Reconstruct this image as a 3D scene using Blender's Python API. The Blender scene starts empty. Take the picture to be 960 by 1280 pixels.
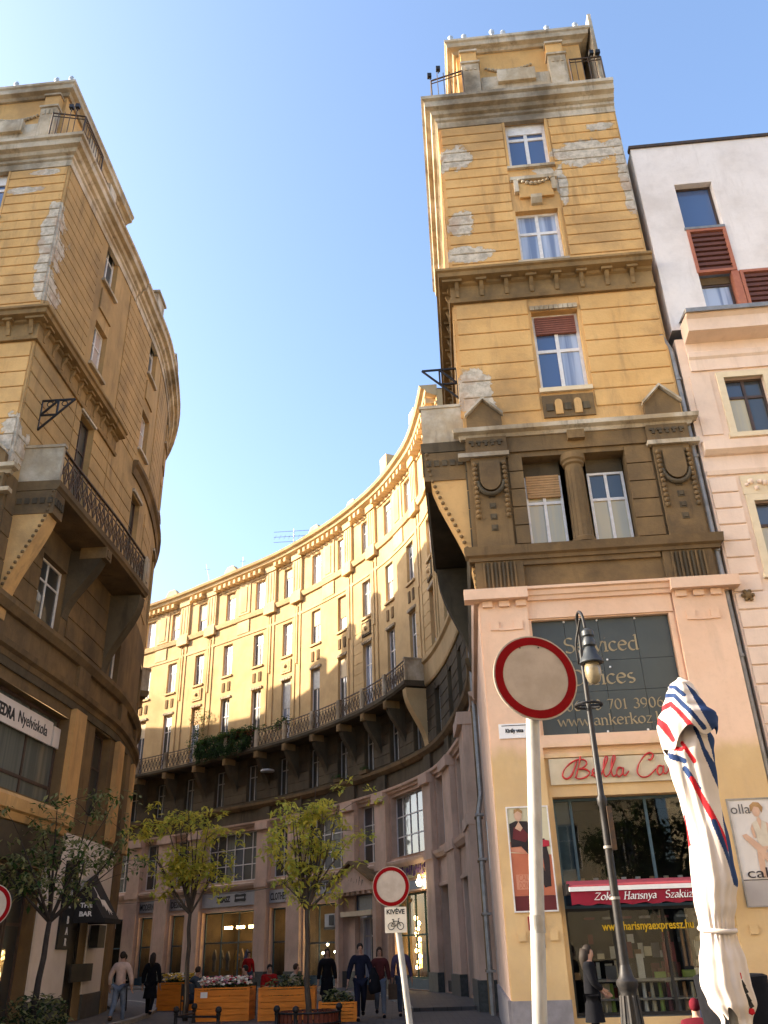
import bpy, bmesh, math, random
from mathutils import Vector, Matrix, noise as mnoise
R=math.radians; PI=math.pi
rnd=random.Random(7)
S=bpy.context.scene; COL=S.collection
# ------------------------------------------------------------------ camera
PITCH=math.atan2(548,1063); ROLL=math.atan(.0303)
cd=bpy.data.cameras.new('camera'); cam=bpy.data.objects.new('camera',cd); COL.objects.link(cam)
fw=Vector((0,math.cos(PITCH),math.sin(PITCH))); up0=Vector((0,-math.sin(PITCH),math.cos(PITCH))); r0=Vector((1,0,0))
c_,s_=math.cos(ROLL),math.sin(ROLL)
cr_=c_*r0-s_*up0; cu_=s_*r0+c_*up0
m=Matrix((cr_,cu_,-fw)).transposed().to_4x4(); m.translation=Vector((0,0,1.6)); cam.matrix_world=m
cd.sensor_fit='VERTICAL'; cd.sensor_height=36; cd.sensor_width=27; cd.lens=1063/1280*36; cd.clip_end=2000; cd.clip_start=.05
S.camera=cam; S.render.resolution_x=768; S.render.resolution_y=1024
# ------------------------------------------------------------------ light
SUN_A=R(-5); SUN_E=R(24)
sd=Vector((-math.cos(SUN_A)*math.cos(SUN_E),-math.sin(SUN_A)*math.cos(SUN_E),math.sin(SUN_E)))
W=bpy.data.worlds.new('World'); S.world=W; W.use_nodes=True
nt=W.node_tree; nt.nodes.clear()
sky=nt.nodes.new('ShaderNodeTexSky'); sky.sky_type='NISHITA'; sky.sun_disc=False
sky.sun_elevation=SUN_E; sky.sun_rotation=math.atan2(sd.x,sd.y)
sky.altitude=100; sky.air_density=1.0; sky.dust_density=3.2; sky.ozone_density=2.6
bg=nt.nodes.new('ShaderNodeBackground'); bg.inputs[1].default_value=.15
wo=nt.nodes.new('ShaderNodeOutputWorld'); nt.links.new(sky.outputs[0],bg.inputs[0]); nt.links.new(bg.outputs[0],wo.inputs[0])
sl=bpy.data.lights.new('sun','SUN'); sl.energy=4.2; sl.angle=R(.5); sl.color=(1,.87,.66)
so=bpy.data.objects.new('sun',sl); COL.objects.link(so); so.rotation_euler=sd.to_track_quat('Z','Y').to_euler(); so.location=(-40,0,60)
S.view_settings.view_transform='Standard'; S.view_settings.look='None'; S.view_settings.gamma=1; S.view_settings.use_curve_mapping=False
S.view_settings.exposure=1.75
S.render.engine='CYCLES'
# ------------------------------------------------------------------ material tools
def nd(t,typ,**k):
    n=t.nodes.new('ShaderNode'+typ)
    for a,v in k.items():
        if a.startswith('i'): n.inputs[int(a[1:])].default_value=v
        else: setattr(n,a,v)
    return n
def rgb(c): return (c[0],c[1],c[2],1)
def mix(t,f,a,b,bt='MIX'):
    n=t.nodes.new('ShaderNodeMix'); n.data_type='RGBA'; n.blend_type=bt
    for k,v in ((0,f),(6,a),(7,b)):
        if isinstance(v,bpy.types.NodeSocket): t.links.new(v,n.inputs[k])
        else: n.inputs[k].default_value=rgb(v) if isinstance(v,tuple) else v
    return n.outputs[2]
def mth(t,op,a,b=None,c=None,clamp=False):
    n=t.nodes.new('ShaderNodeMath'); n.operation=op; n.use_clamp=clamp
    for k,v in enumerate((a,b,c)):
        if v is None: continue
        if isinstance(v,bpy.types.NodeSocket): t.links.new(v,n.inputs[k])
        else: n.inputs[k].default_value=v
    return n.outputs[0]
def ramp(t,x,a,b): # smooth 0..1 between a and b
    n=t.nodes.new('ShaderNodeMapRange'); n.interpolation_type='SMOOTHSTEP'; t.links.new(x,n.inputs[0]); n.inputs[1].default_value=a; n.inputs[2].default_value=b
    return n.outputs[0]
def noi(t,vec,scale,detail=4,rough=.6,stretch=None):
    if stretch:
        v=nd(t,'VectorMath',operation='MULTIPLY'); t.links.new(vec,v.inputs[0]); v.inputs[1].default_value=stretch; vec=v.outputs[0]
    n=nd(t,'TexNoise'); n.inputs['Scale'].default_value=scale; n.inputs['Detail'].default_value=detail; n.inputs['Roughness'].default_value=rough
    t.links.new(vec,n.inputs['Vector']); return n.outputs[0]
def base(name,rough=.8,metal=0,spec=.3):
    M=bpy.data.materials.new(name); M.use_nodes=True; t=M.node_tree; b=t.nodes['Principled BSDF']
    b.inputs['Roughness'].default_value=rough; b.inputs['Metallic'].default_value=metal; b.inputs['Specular IOR Level'].default_value=spec
    g=nd(t,'NewGeometry'); return M,t,b,g.outputs['Position']
def mat(name,c,c2=None,scale=3,rough=.8,metal=0,spec=.3,bump=0,bscale=20,stretch=None,emit=None,es=1):
    M,t,b,p=base(name,rough,metal,spec)
    if c2 is None: c2=tuple(x*.8 for x in c)
    n=noi(t,p,scale,5,.65,stretch); t.links.new(mix(t,ramp(t,n,.32,.68),c,c2),b.inputs['Base Color'])
    if bump:
        bn=nd(t,'Bump'); bn.inputs['Strength'].default_value=bump; bn.inputs['Distance'].default_value=.02
        t.links.new(noi(t,p,bscale,4,.6,stretch),bn.inputs['Height']); t.links.new(bn.outputs[0],b.inputs['Normal'])
    if emit: b.inputs['Emission Color'].default_value=rgb(emit); b.inputs['Emission Strength'].default_value=es
    return M
def plaster(name,c1,c2,dirt,dirt_amt=.5,bare=None,patches=(),org=None,ex=None,split=None,bump=.35,rand=0):
    """weathered painted render: two tones, vertical rain streaks, soot blotches, fallen patches showing the base coat"""
    M,t,b,p=base(name,.92,0,.15)
    col=mix(t,ramp(t,noi(t,p,.7,5,.6),.35,.65),c1,c2)
    if split: # a second paint colour below a height
        z0,c3,c4=split
        sx=nd(t,'SeparateXYZ'); t.links.new(p,sx.inputs[0])
        zz=mth(t,'ADD',sx.outputs[2],mth(t,'MULTIPLY',noi(t,p,2,3),.6))
        low=mix(t,ramp(t,noi(t,p,.8,5,.6),.35,.65),c3,c4)
        col=mix(t,ramp(t,zz,z0+.1,z0+.5),low,col)
    col=mix(t,mth(t,'MULTIPLY',ramp(t,noi(t,p,9,5,.7),.45,.8),.25),col,tuple(x*.75 for x in c2))
    st=ramp(t,noi(t,p,2.6,5,.7,(1,1,.16)),.46,.74); bl=ramp(t,noi(t,p,.45,6,.65),.42,.72)
    dm=mth(t,'MULTIPLY',mth(t,'MAXIMUM',mth(t,'MULTIPLY',st,.8),bl),dirt_amt)
    col=mix(t,dm,col,dirt)
    hgt=noi(t,p,14,5,.65)
    if rand:
        oi=nd(t,'ObjectInfo'); col=mix(t,mth(t,'MULTIPLY',oi.outputs['Random'],rand),col,tuple(x*.72 for x in c1))
    if bare:
        if org is not None:
            v=nd(t,'VectorMath',operation='SUBTRACT'); t.links.new(p,v.inputs[0]); v.inputs[1].default_value=org
            d=nd(t,'VectorMath',operation='DOT_PRODUCT'); t.links.new(v.outputs[0],d.inputs[0]); d.inputs[1].default_value=ex
            sx=nd(t,'SeparateXYZ'); t.links.new(p,sx.inputs[0]); cur=None
            dn=nd(t,'VectorMath',operation='DOT_PRODUCT'); t.links.new(v.outputs[0],dn.inputs[0]); dn.inputs[1].default_value=(-ex[1],ex[0],0)
            dep=mth(t,'MULTIPLY',mth(t,'ABSOLUTE',dn.outputs['Value']),1.2)
            for (s0,z0,a,bb) in patches:
                e=mth(t,'ADD',mth(t,'POWER',mth(t,'ABSOLUTE',mth(t,'MULTIPLY',mth(t,'SUBTRACT',d.outputs['Value'],s0),1/a)),2),
                      mth(t,'POWER',mth(t,'ABSOLUTE',mth(t,'MULTIPLY',mth(t,'SUBTRACT',sx.outputs[2],z0),1/bb)),2))
                cur=e if cur is None else mth(t,'MINIMUM',cur,e)
            w=mth(t,'ADD',mth(t,'ADD',cur,dep),mth(t,'MULTIPLY',mth(t,'SUBTRACT',noi(t,p,1.7,6,.62),.5),4.6))
            w=mth(t,'ADD',w,mth(t,'MULTIPLY',mth(t,'SUBTRACT',noi(t,p,9,4,.7),.5),1.1)); msk=mth(t,'SUBTRACT',1,ramp(t,w,.95,1.0)); rim=mth(t,'MULTIPLY',ramp(t,w,.55,.95),mth(t,'SUBTRACT',1,ramp(t,w,.98,1.25))); col=mix(t,mth(t,'MULTIPLY',rim,.45),col,tuple(x*.45 for x in c2))
        else: msk=ramp(t,noi(t,p,.9,6,.6),.63,.65)
        bc=mix(t,ramp(t,noi(t,p,5,5,.7),.35,.65),bare,tuple(x*.62 for x in bare)); bc=mix(t,mth(t,'MULTIPLY',ramp(t,noi(t,p,1.6,4,.6),.52,.62),.55),bc,(.4,.27,.18))
        col=mix(t,msk,col,bc); hgt=mth(t,'SUBTRACT',hgt,mth(t,'MULTIPLY',msk,.9))
    bn=nd(t,'Bump'); bn.inputs['Strength'].default_value=bump; bn.inputs['Distance'].default_value=.025
    t.links.new(hgt,bn.inputs['Height']); t.links.new(bn.outputs[0],b.inputs['Normal'])
    t.links.new(col,b.inputs['Base Color']); return M
def glass(name,tint,rough=.03,coat=1.0,stripes=None,wave=.12):
    M,t,b,p=base(name,.5,0,.5); b.inputs['Coat Weight'].default_value=coat; b.inputs['Coat Roughness'].default_value=rough; b.inputs['Coat IOR'].default_value=1.7
    b.inputs['Base Color'].default_value=rgb(tint)
    if stripes:
        n=noi(t,p,7,2,.5,(1,1,.04)); t.links.new(mix(t,ramp(t,n,.35,.65),tint,stripes),b.inputs['Base Color'])
    bn=nd(t,'Bump'); bn.inputs['Strength'].default_value=wave; bn.inputs['Distance'].default_value=.02
    t.links.new(noi(t,p,1.3,2),bn.inputs['Height']); t.links.new(bn.outputs[0],b.inputs['Coat Normal']); return M
def clear(name,tint=(1,1,1)):
    """shop glass one can look through: mirror reflection by Fresnel over transparency"""
    M=bpy.data.materials.new(name); M.use_nodes=True; t=M.node_tree; t.nodes.clear(); o=nd(t,'OutputMaterial')
    f=nd(t,'Fresnel'); f.inputs[0].default_value=1.55; a=nd(t,'BsdfTransparent'); a.inputs[0].default_value=rgb(tint); g=nd(t,'BsdfGlossy'); g.inputs['Roughness'].default_value=.01
    g2=nd(t,'NewGeometry'); fm_=mth(t,'MULTIPLY',f.outputs[0],mth(t,'SUBTRACT',1,g2.outputs['Backfacing'])); mx=nd(t,'MixShader'); t.links.new(fm_,mx.inputs[0]); t.links.new(a.outputs[0],mx.inputs[1]); t.links.new(g.outputs[0],mx.inputs[2]); t.links.new(mx.outputs[0],o.inputs[0]); return M
# ------------------------------------------------------------------ geometry tools
class MB:
    def __init__(s): s.v=[]; s.f=[]; s.mi=[]; s.cur=0
    def add(s,vs,fs):
        n=len(s.v); s.v+= [tuple(v) for v in vs]; s.f+=[tuple(n+i for i in f) for f in fs]; s.mi+=[s.cur]*len(fs); return s
    def box(s,c,d,M=None):
        x,y,z=d[0]/2,d[1]/2,d[2]/2
        vs=[Vector((sx*x,sy*y,sz*z)) for sz in(-1,1) for sy in(-1,1) for sx in(-1,1)]
        if M is not None: vs=[M@v for v in vs]
        c=Vector(c); return s.add([v+c for v in vs],[(0,2,3,1),(4,5,7,6),(0,1,5,4),(1,3,7,5),(3,2,6,7),(2,0,4,6)])
    def bar(s,a,b,w,d=None,ref=(0,0,1)):
        a=Vector(a);b=Vector(b); d=d or w; t=(b-a).normalized(); r=Vector(ref)
        if abs(t.dot(r))>.98: r=Vector((0,1,0)) if abs(t.y)<.9 else Vector((1,0,0))
        x=t.cross(r).normalized()*w/2; y=x.cross(t).normalized()*d/2
        return s.add([p+i*x+j*y for p in(a,b) for i,j in((-1,-1),(1,-1),(1,1),(-1,1))],[(3,2,1,0),(4,5,6,7),(0,1,5,4),(1,2,6,5),(2,3,7,6),(3,0,4,7)])
    def tube(s,pts,r,n=6,cap=True):
        pts=[Vector(p) for p in pts]; rr=r if isinstance(r,(list,tuple)) else [r]*len(pts); base=len(s.v); rings=[]
        x=None
        for i,p in enumerate(pts):
            t=(pts[min(i+1,len(pts)-1)]-pts[max(i-1,0)])
            t=t.normalized() if t.length>1e-9 else Vector((0,0,1))
            if x is None:
                x=t.orthogonal().normalized()
            x=(x-t*x.dot(t)).normalized(); y=t.cross(x)
            rings.append([p+rr[i]*(math.cos(2*PI*k/n)*x+math.sin(2*PI*k/n)*y) for k in range(n)])
        vs=[v for g in rings for v in g]; fs=[]
        for i in range(len(pts)-1):
            for k in range(n): fs.append((i*n+k,i*n+(k+1)%n,(i+1)*n+(k+1)%n,(i+1)*n+k))
        if cap: fs+= [tuple(reversed(range(n))),tuple((len(pts)-1)*n+k for k in range(n))]
        return s.add(vs,fs)
    def lathe(s,prof,c=(0,0,0),n=16,M=None):
        c=Vector(c); vs=[]; fs=[]
        for r,z in prof:
            for k in range(n):
                v=Vector((r*math.cos(2*PI*k/n),r*math.sin(2*PI*k/n),z))
                vs.append((M@v if M is not None else v)+c)
        for i in range(len(prof)-1):
            for k in range(n): fs.append((i*n+k,i*n+(k+1)%n,(i+1)*n+(k+1)%n,(i+1)*n+k))
        fs+= [tuple(reversed(range(n))),tuple((len(prof)-1)*n+k for k in range(n))]
        return s.add(vs,fs)
    def ball(s,c,r,n=10,sq=(1,1,1)):
        pr=[(max(.001,math.sin(PI*i/(n//2)))*r,-math.cos(PI*i/(n//2))*r) for i in range(n//2+1)]
        return s.lathe(pr,c,n,Matrix.Diagonal(Vector(sq)))
    def poly(s,pts,off):
        """extrude polygon (list of Vector) by vector off"""
        n=len(pts); off=Vector(off); vs=[Vector(p) for p in pts]+[Vector(p)+off for p in pts]
        return s.add(vs,[tuple(range(n)),tuple(reversed(range(n,2*n)))]+[(i,(i+1)%n,n+(i+1)%n,n+i) for i in range(n)])
    def sweep(s,path,s0,s1,prof,caps=True):
        st=path.stations(s0,s1); n=len(prof); vs=[path.P(q,o,z,(q-s0)/(s1-s0+1e-9)) for q in st for o,z in prof]; fs=[]
        for i in range(len(st)-1):
            for k in range(n): fs.append((i*n+k,i*n+(k+1)%n,(i+1)*n+(k+1)%n,(i+1)*n+k))
        if caps: fs+=[tuple(reversed(range(n))),tuple((len(st)-1)*n+k for k in range(n))]
        return s.add(vs,fs)
    def pbox(s,path,s0,s1,z0,z1,o0,o1): return s.sweep(path,s0,s1,[(o0,z0),(o1,z0),(o1,z1),(o0,z1)])
    def build(s,name,mats,par=None,local=False,smooth=False,kind=None,recalc=True,label=None):
        me=bpy.data.meshes.new(name); me.from_pydata(s.v,[],s.f)
        mats=mats if isinstance(mats,(list,tuple)) else [mats]
        for q in mats: me.materials.append(q)
        if len(mats)>1: me.polygons.foreach_set('material_index',s.mi)
        if recalc:
            b=bmesh.new(); b.from_mesh(me); bmesh.ops.recalc_face_normals(b,faces=b.faces); b.to_mesh(me); b.free()
        if smooth: me.shade_smooth() if smooth is True else me.set_sharp_from_angle(angle=smooth)
        me.update(); o=bpy.data.objects.new(name,me); COL.objects.link(o)
        return fin(o,par,local,kind,label)
def fin(o,par=None,local=False,kind=None,label=None):
    if par is not None:
        o.parent=par
        if not local and par.type=='EMPTY': o.matrix_parent_inverse=par.matrix_basis.inverted()
    if kind: o['kind']=kind
    if label: o['label']=label
    return o
GROUPS={'road_sign':'round road signs','shop_sign':'sign boards above the shops','street_tree':'young street trees','window_box':'window boxes','wall_plate':'plates on the pilaster','poster':'framed posters beside the shop','person':'people walking or standing in the street','bag':'paper carrier bags','roof_aerial':'aerials on the crescent roof','drainpipe':'drainpipes in the gap','sign_bracket':'iron sign brackets'}
def thing(name,label,cat,loc=(0,0,0),group=None,rz=0):
    o=bpy.data.objects.new(name,None); COL.objects.link(o); o.location=loc; o.rotation_euler=(0,0,rz); o.empty_display_size=.2
    return tag(o,label,cat,group)
def tag(o,label,cat,group=None):
    o['label']=label; o['category']=cat
    group=group or GROUPS.get(o.name.split('.')[0])
    if group: o['group']=group
    if len(label.split())>16 or len(label.split())<4: print('LABEL',len(label.split()),label)
    return o
class Path:
    """wall line; s runs along it, o outward, z up. sharp vertices get mitred offsets"""
    def __init__(q,pts,side,curved=False,s_at=0,step=.8):
        q.p=[Vector(p) for p in pts]; q.side=side; q.curved=curved; q.step=step
        L=[0]
        for a,b in zip(q.p,q.p[1:]): L.append(L[-1]+(b-a).length)
        z=L[s_at]; q.L=[l-z for l in L]
        q.t=[(b-a).normalized() for a,b in zip(q.p,q.p[1:])]
    def seg(q,s):
        for i in range(len(q.L)-1):
            if s<q.L[i+1]-1e-7: return i
        return len(q.L)-2
    def nrm(q,t): return Vector((-t.y,t.x))*q.side
    def fr(q,s,bias=0):
        i=q.seg(s); u=s-q.L[i]; xy=q.p[i]+q.t[i]*u; n=q.nrm(q.t[i])
        if abs(u)<1e-5 and i>0:
            n2=q.nrm(q.t[i-1])
            if not q.curved and bias: n=n2 if bias<0 else n
            else:
                m=(n+n2).normalized(); n=m/max(.3,m.dot(n))
        return xy,n
    def P(q,s,o,z,frac=None):
        bias=0
        if frac is not None: bias=1 if frac<1e-6 else (-1 if frac>1-1e-6 else 0)
        xy,n=q.fr(s,bias); return Vector((xy.x+n.x*o,xy.y+n.y*o,z))
    def stations(q,a,b):
        st={round(a,5):a,round(b,5):b}
        if q.curved and b-a>q.step:
            k=math.ceil((b-a)/q.step)
            for i in range(1,k): st[round(a+(b-a)*i/k,5)]=a+(b-a)*i/k
        elif not q.curved:
            for l in q.L:
                if a+1e-4<l<b-1e-4: st[round(l,5)]=l
        return [st[k] for k in sorted(st)]
    def chord(q,a,b,o=0):
        A=q.P(a,o,0,0); B=q.P(b,o,0,1); c=Path([A.xy,B.xy],q.side); c.len=(B-A).length; return c
    def frame(q,s,o,z,d=1):
        i=q.seg(s); t=q.t[i]*d; n=q.nrm(q.t[i]); p=q.P(s,o,z)
        M=Matrix(((t.x,0,n.x,p.x),(t.y,0,n.y,p.y),(0,1,0,p.z),(0,0,0,1))); return M
def crs(pts,n=6):
    P=[Vector(p) for p in pts]; P=[2*P[0]-P[1]]+P+[2*P[-1]-P[-2]]; out=[]
    for i in range(1,len(P)-2):
        a,b,c,d=P[i-1:i+3]
        for k in range(n):
            t=k/n; out.append(.5*((2*b)+(c-a)*t+(2*a-5*b+4*c-d)*t*t+(3*b-a-3*c+d)*t**3))
    out.append(P[-2]); return out
def wall(name,path,s0,s1,z0,z1,ops,m,par,depth=.25,rm=None):
    """wall skin with openings [(sa,sb,za,zb)] and their reveals"""
    b=MB(); ss=set(round(x,4) for x in path.stations(s0,s1))
    zs={z0,z1}
    for a,c,e,g in ops: ss|={round(a,4),round(c,4)}; zs|={e,g}
    ss=[x for x in sorted(ss) if s0-1e-4<=x<=s1+1e-4]; zs=[x for x in sorted(zs) if z0-1e-4<=x<=z1+1e-4]
    for i in range(len(ss)-1):
        a,c=ss[i],ss[i+1]; mid=(a+c)/2; run=None
        for k in range(len(zs)):
            e=zs[k]; g=zs[k+1] if k+1<len(zs) else None
            hole= g is None or any(o[0]<mid<o[1] and o[2]<(e+g)/2<o[3] for o in ops)
            if hole:
                if run is not None: b.add([path.P(a,0,run,0),path.P(c,0,run,1),path.P(c,0,e,1),path.P(a,0,e,0)],[(0,1,2,3)])
                run=None
            elif run is None: run=e
    b.cur=1 if rm else 0
    for a,c,e,g in ops:
        A,C=[(path.P(a,0,q,0),path.P(a,-depth,q,0)) for q in(e,g)],[(path.P(c,0,q,1),path.P(c,-depth,q,1)) for q in(e,g)]
        b.add([A[0][0],A[0][1],A[1][1],A[1][0]],[(0,1,2,3)]); b.add([C[0][0],C[0][1],C[1][1],C[1][0]],[(0,1,2,3)])
        b.add([A[0][0],C[0][0],C[0][1],A[0][1]],[(0,1,2,3)]); b.add([A[1][0],C[1][0],C[1][1],A[1][1]],[(0,1,2,3)])
    return b.build(name,[m,rm] if rm else m,par,recalc=False)
def courses(par,path,s0,s1,z0,z1,h,ops,m,o=.035,gap=.035,name='wall_course'):
    n=max(1,round((z1-z0)/h)); h=(z1-z0)/n
    for i in range(n):
        a,c=z0+i*h,z0+(i+1)*h-gap; iv=[(s0,s1)]
        for q in ops:
            if q[2]<c-.02 and q[3]>a+.02:
                nv=[]
                for u,v in iv:
                    if q[1]<=u or q[0]>=v: nv.append((u,v)); continue
                    if q[0]>u+.05: nv.append((u,q[0]))
                    if q[1]<v-.05: nv.append((q[1],v))
                iv=nv
        if not iv: continue
        for u,v in iv: MB().sweep(path,u,v,[(-.01,a),(o-.012,a),(o,a+.014),(o,c-.014),(o-.012,c),(-.01,c)]).build(name,m,par)
def window(par,path,s0,s1,z0,z1,o,cols,rows,fm,pm,fw=.06,mw=.045,name='window',split=True,label=None):
    """frame with mullions; cols = number of lights or list of fractions, rows = fractions of the transoms"""
    c=path.chord(s0,s1); L=c.len; b=MB(); cs=[i/cols for i in range(cols+1)] if isinstance(cols,int) else [0]+list(cols)+[1]
    rs=[0]+list(rows)+[1]; H=z1-z0
    b.pbox(c,0,fw,z0,z1,o-.04,o+.03); b.pbox(c,L-fw,L,z0,z1,o-.04,o+.03)
    b.pbox(c,fw,L-fw,z0,z0+fw,o-.04,o+.028); b.pbox(c,fw,L-fw,z1-fw,z1,o-.04,o+.028)
    for q in cs[1:-1]: b.pbox(c,q*L-mw/2,q*L+mw/2,z0+fw,z1-fw,o-.035,o+.024)
    for q in rs[1:-1]:
        for i in range(len(cs)-1):
            u=cs[i]*L+(fw if i==0 else mw/2); v=cs[i+1]*L-(fw if i==len(cs)-2 else mw/2)
            b.pbox(c,u,v,z0+q*H-mw/2,z0+q*H+mw/2,o-.034,o+.022)
    f=b.build(name,fm,par,label=label)
    pms=pm if isinstance(pm,list) else [pm]; k=0
    if not split:
        MB().pbox(c,fw*.6,L-fw*.6,z0+fw*.6,z1-fw*.6,o-.03,o-.012).build('pane',pms[0],f); return f
    for j in range(len(rs)-1):
        for i in range(len(cs)-1):
            u=cs[i]*L+(fw if i==0 else mw/2); v=cs[i+1]*L-(fw if i==len(cs)-2 else mw/2)
            e=z0+rs[j]*H+(fw if j==0 else mw/2); g=z0+rs[j+1]*H-(fw if j==len(rs)-2 else mw/2)
            MB().pbox(c,u-.01,v+.01,e-.01,g+.01,o-.025,o-.01).build('pane',pms[k%len(pms)],f); k+=1
    return f
def text(name,body,size,M,m,par=None,ext=.006,shear=0,off=0,xs=1,align='CENTER',fit=None,sp=1):
    cu=bpy.data.curves.new(name,'FONT'); cu.body=body; cu.size=size; cu.extrude=ext; cu.shear=shear; cu.offset=off; cu.align_x=align; cu.resolution_u=3; cu.space_character=sp
    o=bpy.data.objects.new('tmp',cu); me=bpy.data.meshes.new_from_object(o); bpy.data.objects.remove(o)
    if fit:
        xsz=[v.co.x for v in me.vertices]; xs=fit/(max(xsz)-min(xsz))
    me.transform(M@Matrix.Diagonal((xs,1,1,1))); me.name=name; me.materials.clear(); me.materials.append(m)
    o=bpy.data.objects.new(name,me); COL.objects.link(o); return fin(o,par)
# hand-built broad-nib lettering (serif and italic signs)
def arc(cx,cy,rx,ry,a0,a1,n=10): return [(cx+rx*math.cos(R(a0+(a1-a0)*i/n)),cy+ry*math.sin(R(a0+(a1-a0)*i/n))) for i in range(n+1)]
def sf(x,y,w=.09): return [(x-w,y),(x+w,y)]
GL={'S':(.52,[arc(.26,.53,.19,.17,40,270,12)+arc(.26,.18,.2,.18,90,-150,12)]),
 'e':(.46,[[(.06,.25),(.4,.27)]+arc(.23,.23,.18,.23,15,320,14)]),
 'r':(.34,[[(.1,0),(.1,.42)],arc(.26,.28,.16,.16,170,50,6),sf(.1,0),[(.02,.43),(.1,.44)]]),
 'v':(.46,[[(.05,.45),(.23,0),(.41,.45)],sf(.05,.45,.06),sf(.41,.45,.06)]),
 'i':(.22,[[(.11,0),(.11,.43)],[(.1,.61),(.125,.63)],sf(.11,0),[(.03,.43),(.11,.44)]]),
 'c':(.42,[arc(.23,.22,.18,.22,45,320,14)]),
 'd':(.52,[arc(.23,.21,.18,.22,60,300,14),[(.39,.7),(.39,0)],[(.31,.69),(.39,.7)],[(.39,.01),(.47,.01)]]),
 'O':(.7,[arc(.35,.34,.29,.35,0,360,24)]),
 'f':(.32,[arc(.27,.55,.13,.15,70,180,7)+[(.14,0)],[(.03,.42),(.28,.42)],sf(.14,0)]),
 's':(.36,[arc(.18,.33,.12,.11,50,270,9)+arc(.18,.11,.13,.11,90,-140,9)]),
 'w':(.66,[[(.04,.45),(.19,0),(.33,.42),(.48,0),(.62,.45)],sf(.04,.45,.05),sf(.62,.45,.05)]),
 'a':(.44,[arc(.2,.33,.14,.12,150,0,8)+[(.34,.07),(.42,.02)],arc(.19,.12,.13,.12,70,330,12)]),
 'n':(.5,[[(.1,0),(.1,.43)],arc(.24,.26,.14,.18,165,0,8)+[(.38,0)],sf(.1,0,.07),sf(.38,0,.07),[(.03,.43),(.1,.44)]]),
 'k':(.48,[[(.1,0),(.1,.7)],[(.38,.44),(.12,.2)],[(.2,.27),(.4,0)],sf(.1,0,.07),sf(.42,0,.06),[(.03,.69),(.1,.7)],sf(.37,.44,.06)]),
 'o':(.48,[arc(.24,.22,.19,.22,0,360,18)]),
 'z':(.42,[[(.06,.43),(.36,.43),(.06,.01),(.38,.01)]]),
 '.':(.2,[[(.09,.02),(.115,.04)]]),
 'h':(.5,[[(.1,0),(.1,.7)],arc(.24,.26,.14,.18,165,0,8)+[(.38,0)],sf(.1,0,.07),sf(.38,0,.07),[(.03,.69),(.1,.7)]]),
 'u':(.5,[[(.1,.43),(.1,.14)]+arc(.24,.15,.14,.15,180,350,8),[(.38,.44),(.38,0)],[(.03,.43),(.1,.44)],[(.38,.01),(.46,.01)]]),
 'l':(.22,[[(.11,0),(.11,.7)],sf(.11,0),[(.03,.69),(.11,.7)]]),
 't':(.3,[[(.13,.58),(.13,.1)]+arc(.22,.09,.09,.08,180,300,5),[(.03,.43),(.25,.43)]]),
 'y':(.46,[[(.05,.45),(.24,.02)],[(.42,.45),(.2,-.1),(.1,-.2),(.02,-.18)],sf(.06,.45,.05)]),
 'H':(.66,[[(.12,0),(.12,.68)],[(.52,0),(.52,.68)],[(.12,.36),(.52,.36)],sf(.12,0),sf(.12,.68),sf(.52,0),sf(.52,.68)]),
 'Z':(.6,[[(.07,.6),(.09,.66),(.52,.66),(.06,.02),(.53,.02),(.55,.1)]]),
 '0':(.5,[arc(.25,.32,.18,.33,0,360,20)]),
 '6':(.5,[arc(.26,.21,.18,.21,90,450,16),[(.08,.2),(.12,.42),(.24,.6),(.36,.66)]]),
 '7':(.48,[[(.07,.58),(.08,.64),(.42,.64),(.2,0)]]),
 '1':(.36,[[(.08,.55),(.18,.65),(.18,0)],sf(.18,0)]),
 '3':(.48,[arc(.23,.48,.15,.16,140,-80,9)+arc(.22,.17,.18,.18,85,-150,10)]),
 '9':(.5,[arc(.24,.43,.18,.21,0,360,16),[(.42,.45),(.38,.22),(.26,.05),(.14,0)]]),' ':(.3,[])}
GL['\u00fc']=(.5,GL['u'][1]+[[(.14,.6),(.17,.62)],[(.31,.6),(.34,.62)]])
def nib(name,body,size,M,m,par=None,w=.075,t=.022,ang=32,shear=0,fit=None,track=0,ext=.006):
    b=MB(); x=0; nv=Vector((math.cos(R(ang)),math.sin(R(ang))))*w/2; segs=[]
    for ch in body:
        gw,st=GL[ch]
        for pl in st:
            P=[Vector((px+x+py*shear,py)) for px,py in pl]; O=[]
            for i in range(len(P)):
                d=(P[min(i+1,len(P)-1)]-P[max(i-1,0)]); d=d.normalized() if d.length>0 else Vector((1,0)); nn=Vector((-d.y,d.x))
                sgn=1 if nv.dot(nn)>=0 else -1; O.append(nv*sgn+nn*t/2)
            segs.append((P,O))
        x+=gw+track
    k=size if not fit else None; sx=(fit/x) if fit else size
    for P,O in segs:
        L=[p+o for p,o in zip(P,O)]; Q=[p-o for p,o in zip(P,O)]
        for i in range(len(P)-1):
            q=[L[i],L[i+1],Q[i+1],Q[i]]
            lo=[M@Vector((v.x*sx,v.y*size,0)) for v in q]; hi=[M@Vector((v.x*sx,v.y*size,ext)) for v in q]
            b.add(lo+hi,[(4,5,6,7),(0,1,5,4),(1,2,6,5),(2,3,7,6),(3,0,4,7)])
    return b.build(name,m,par,recalc=False)
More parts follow.
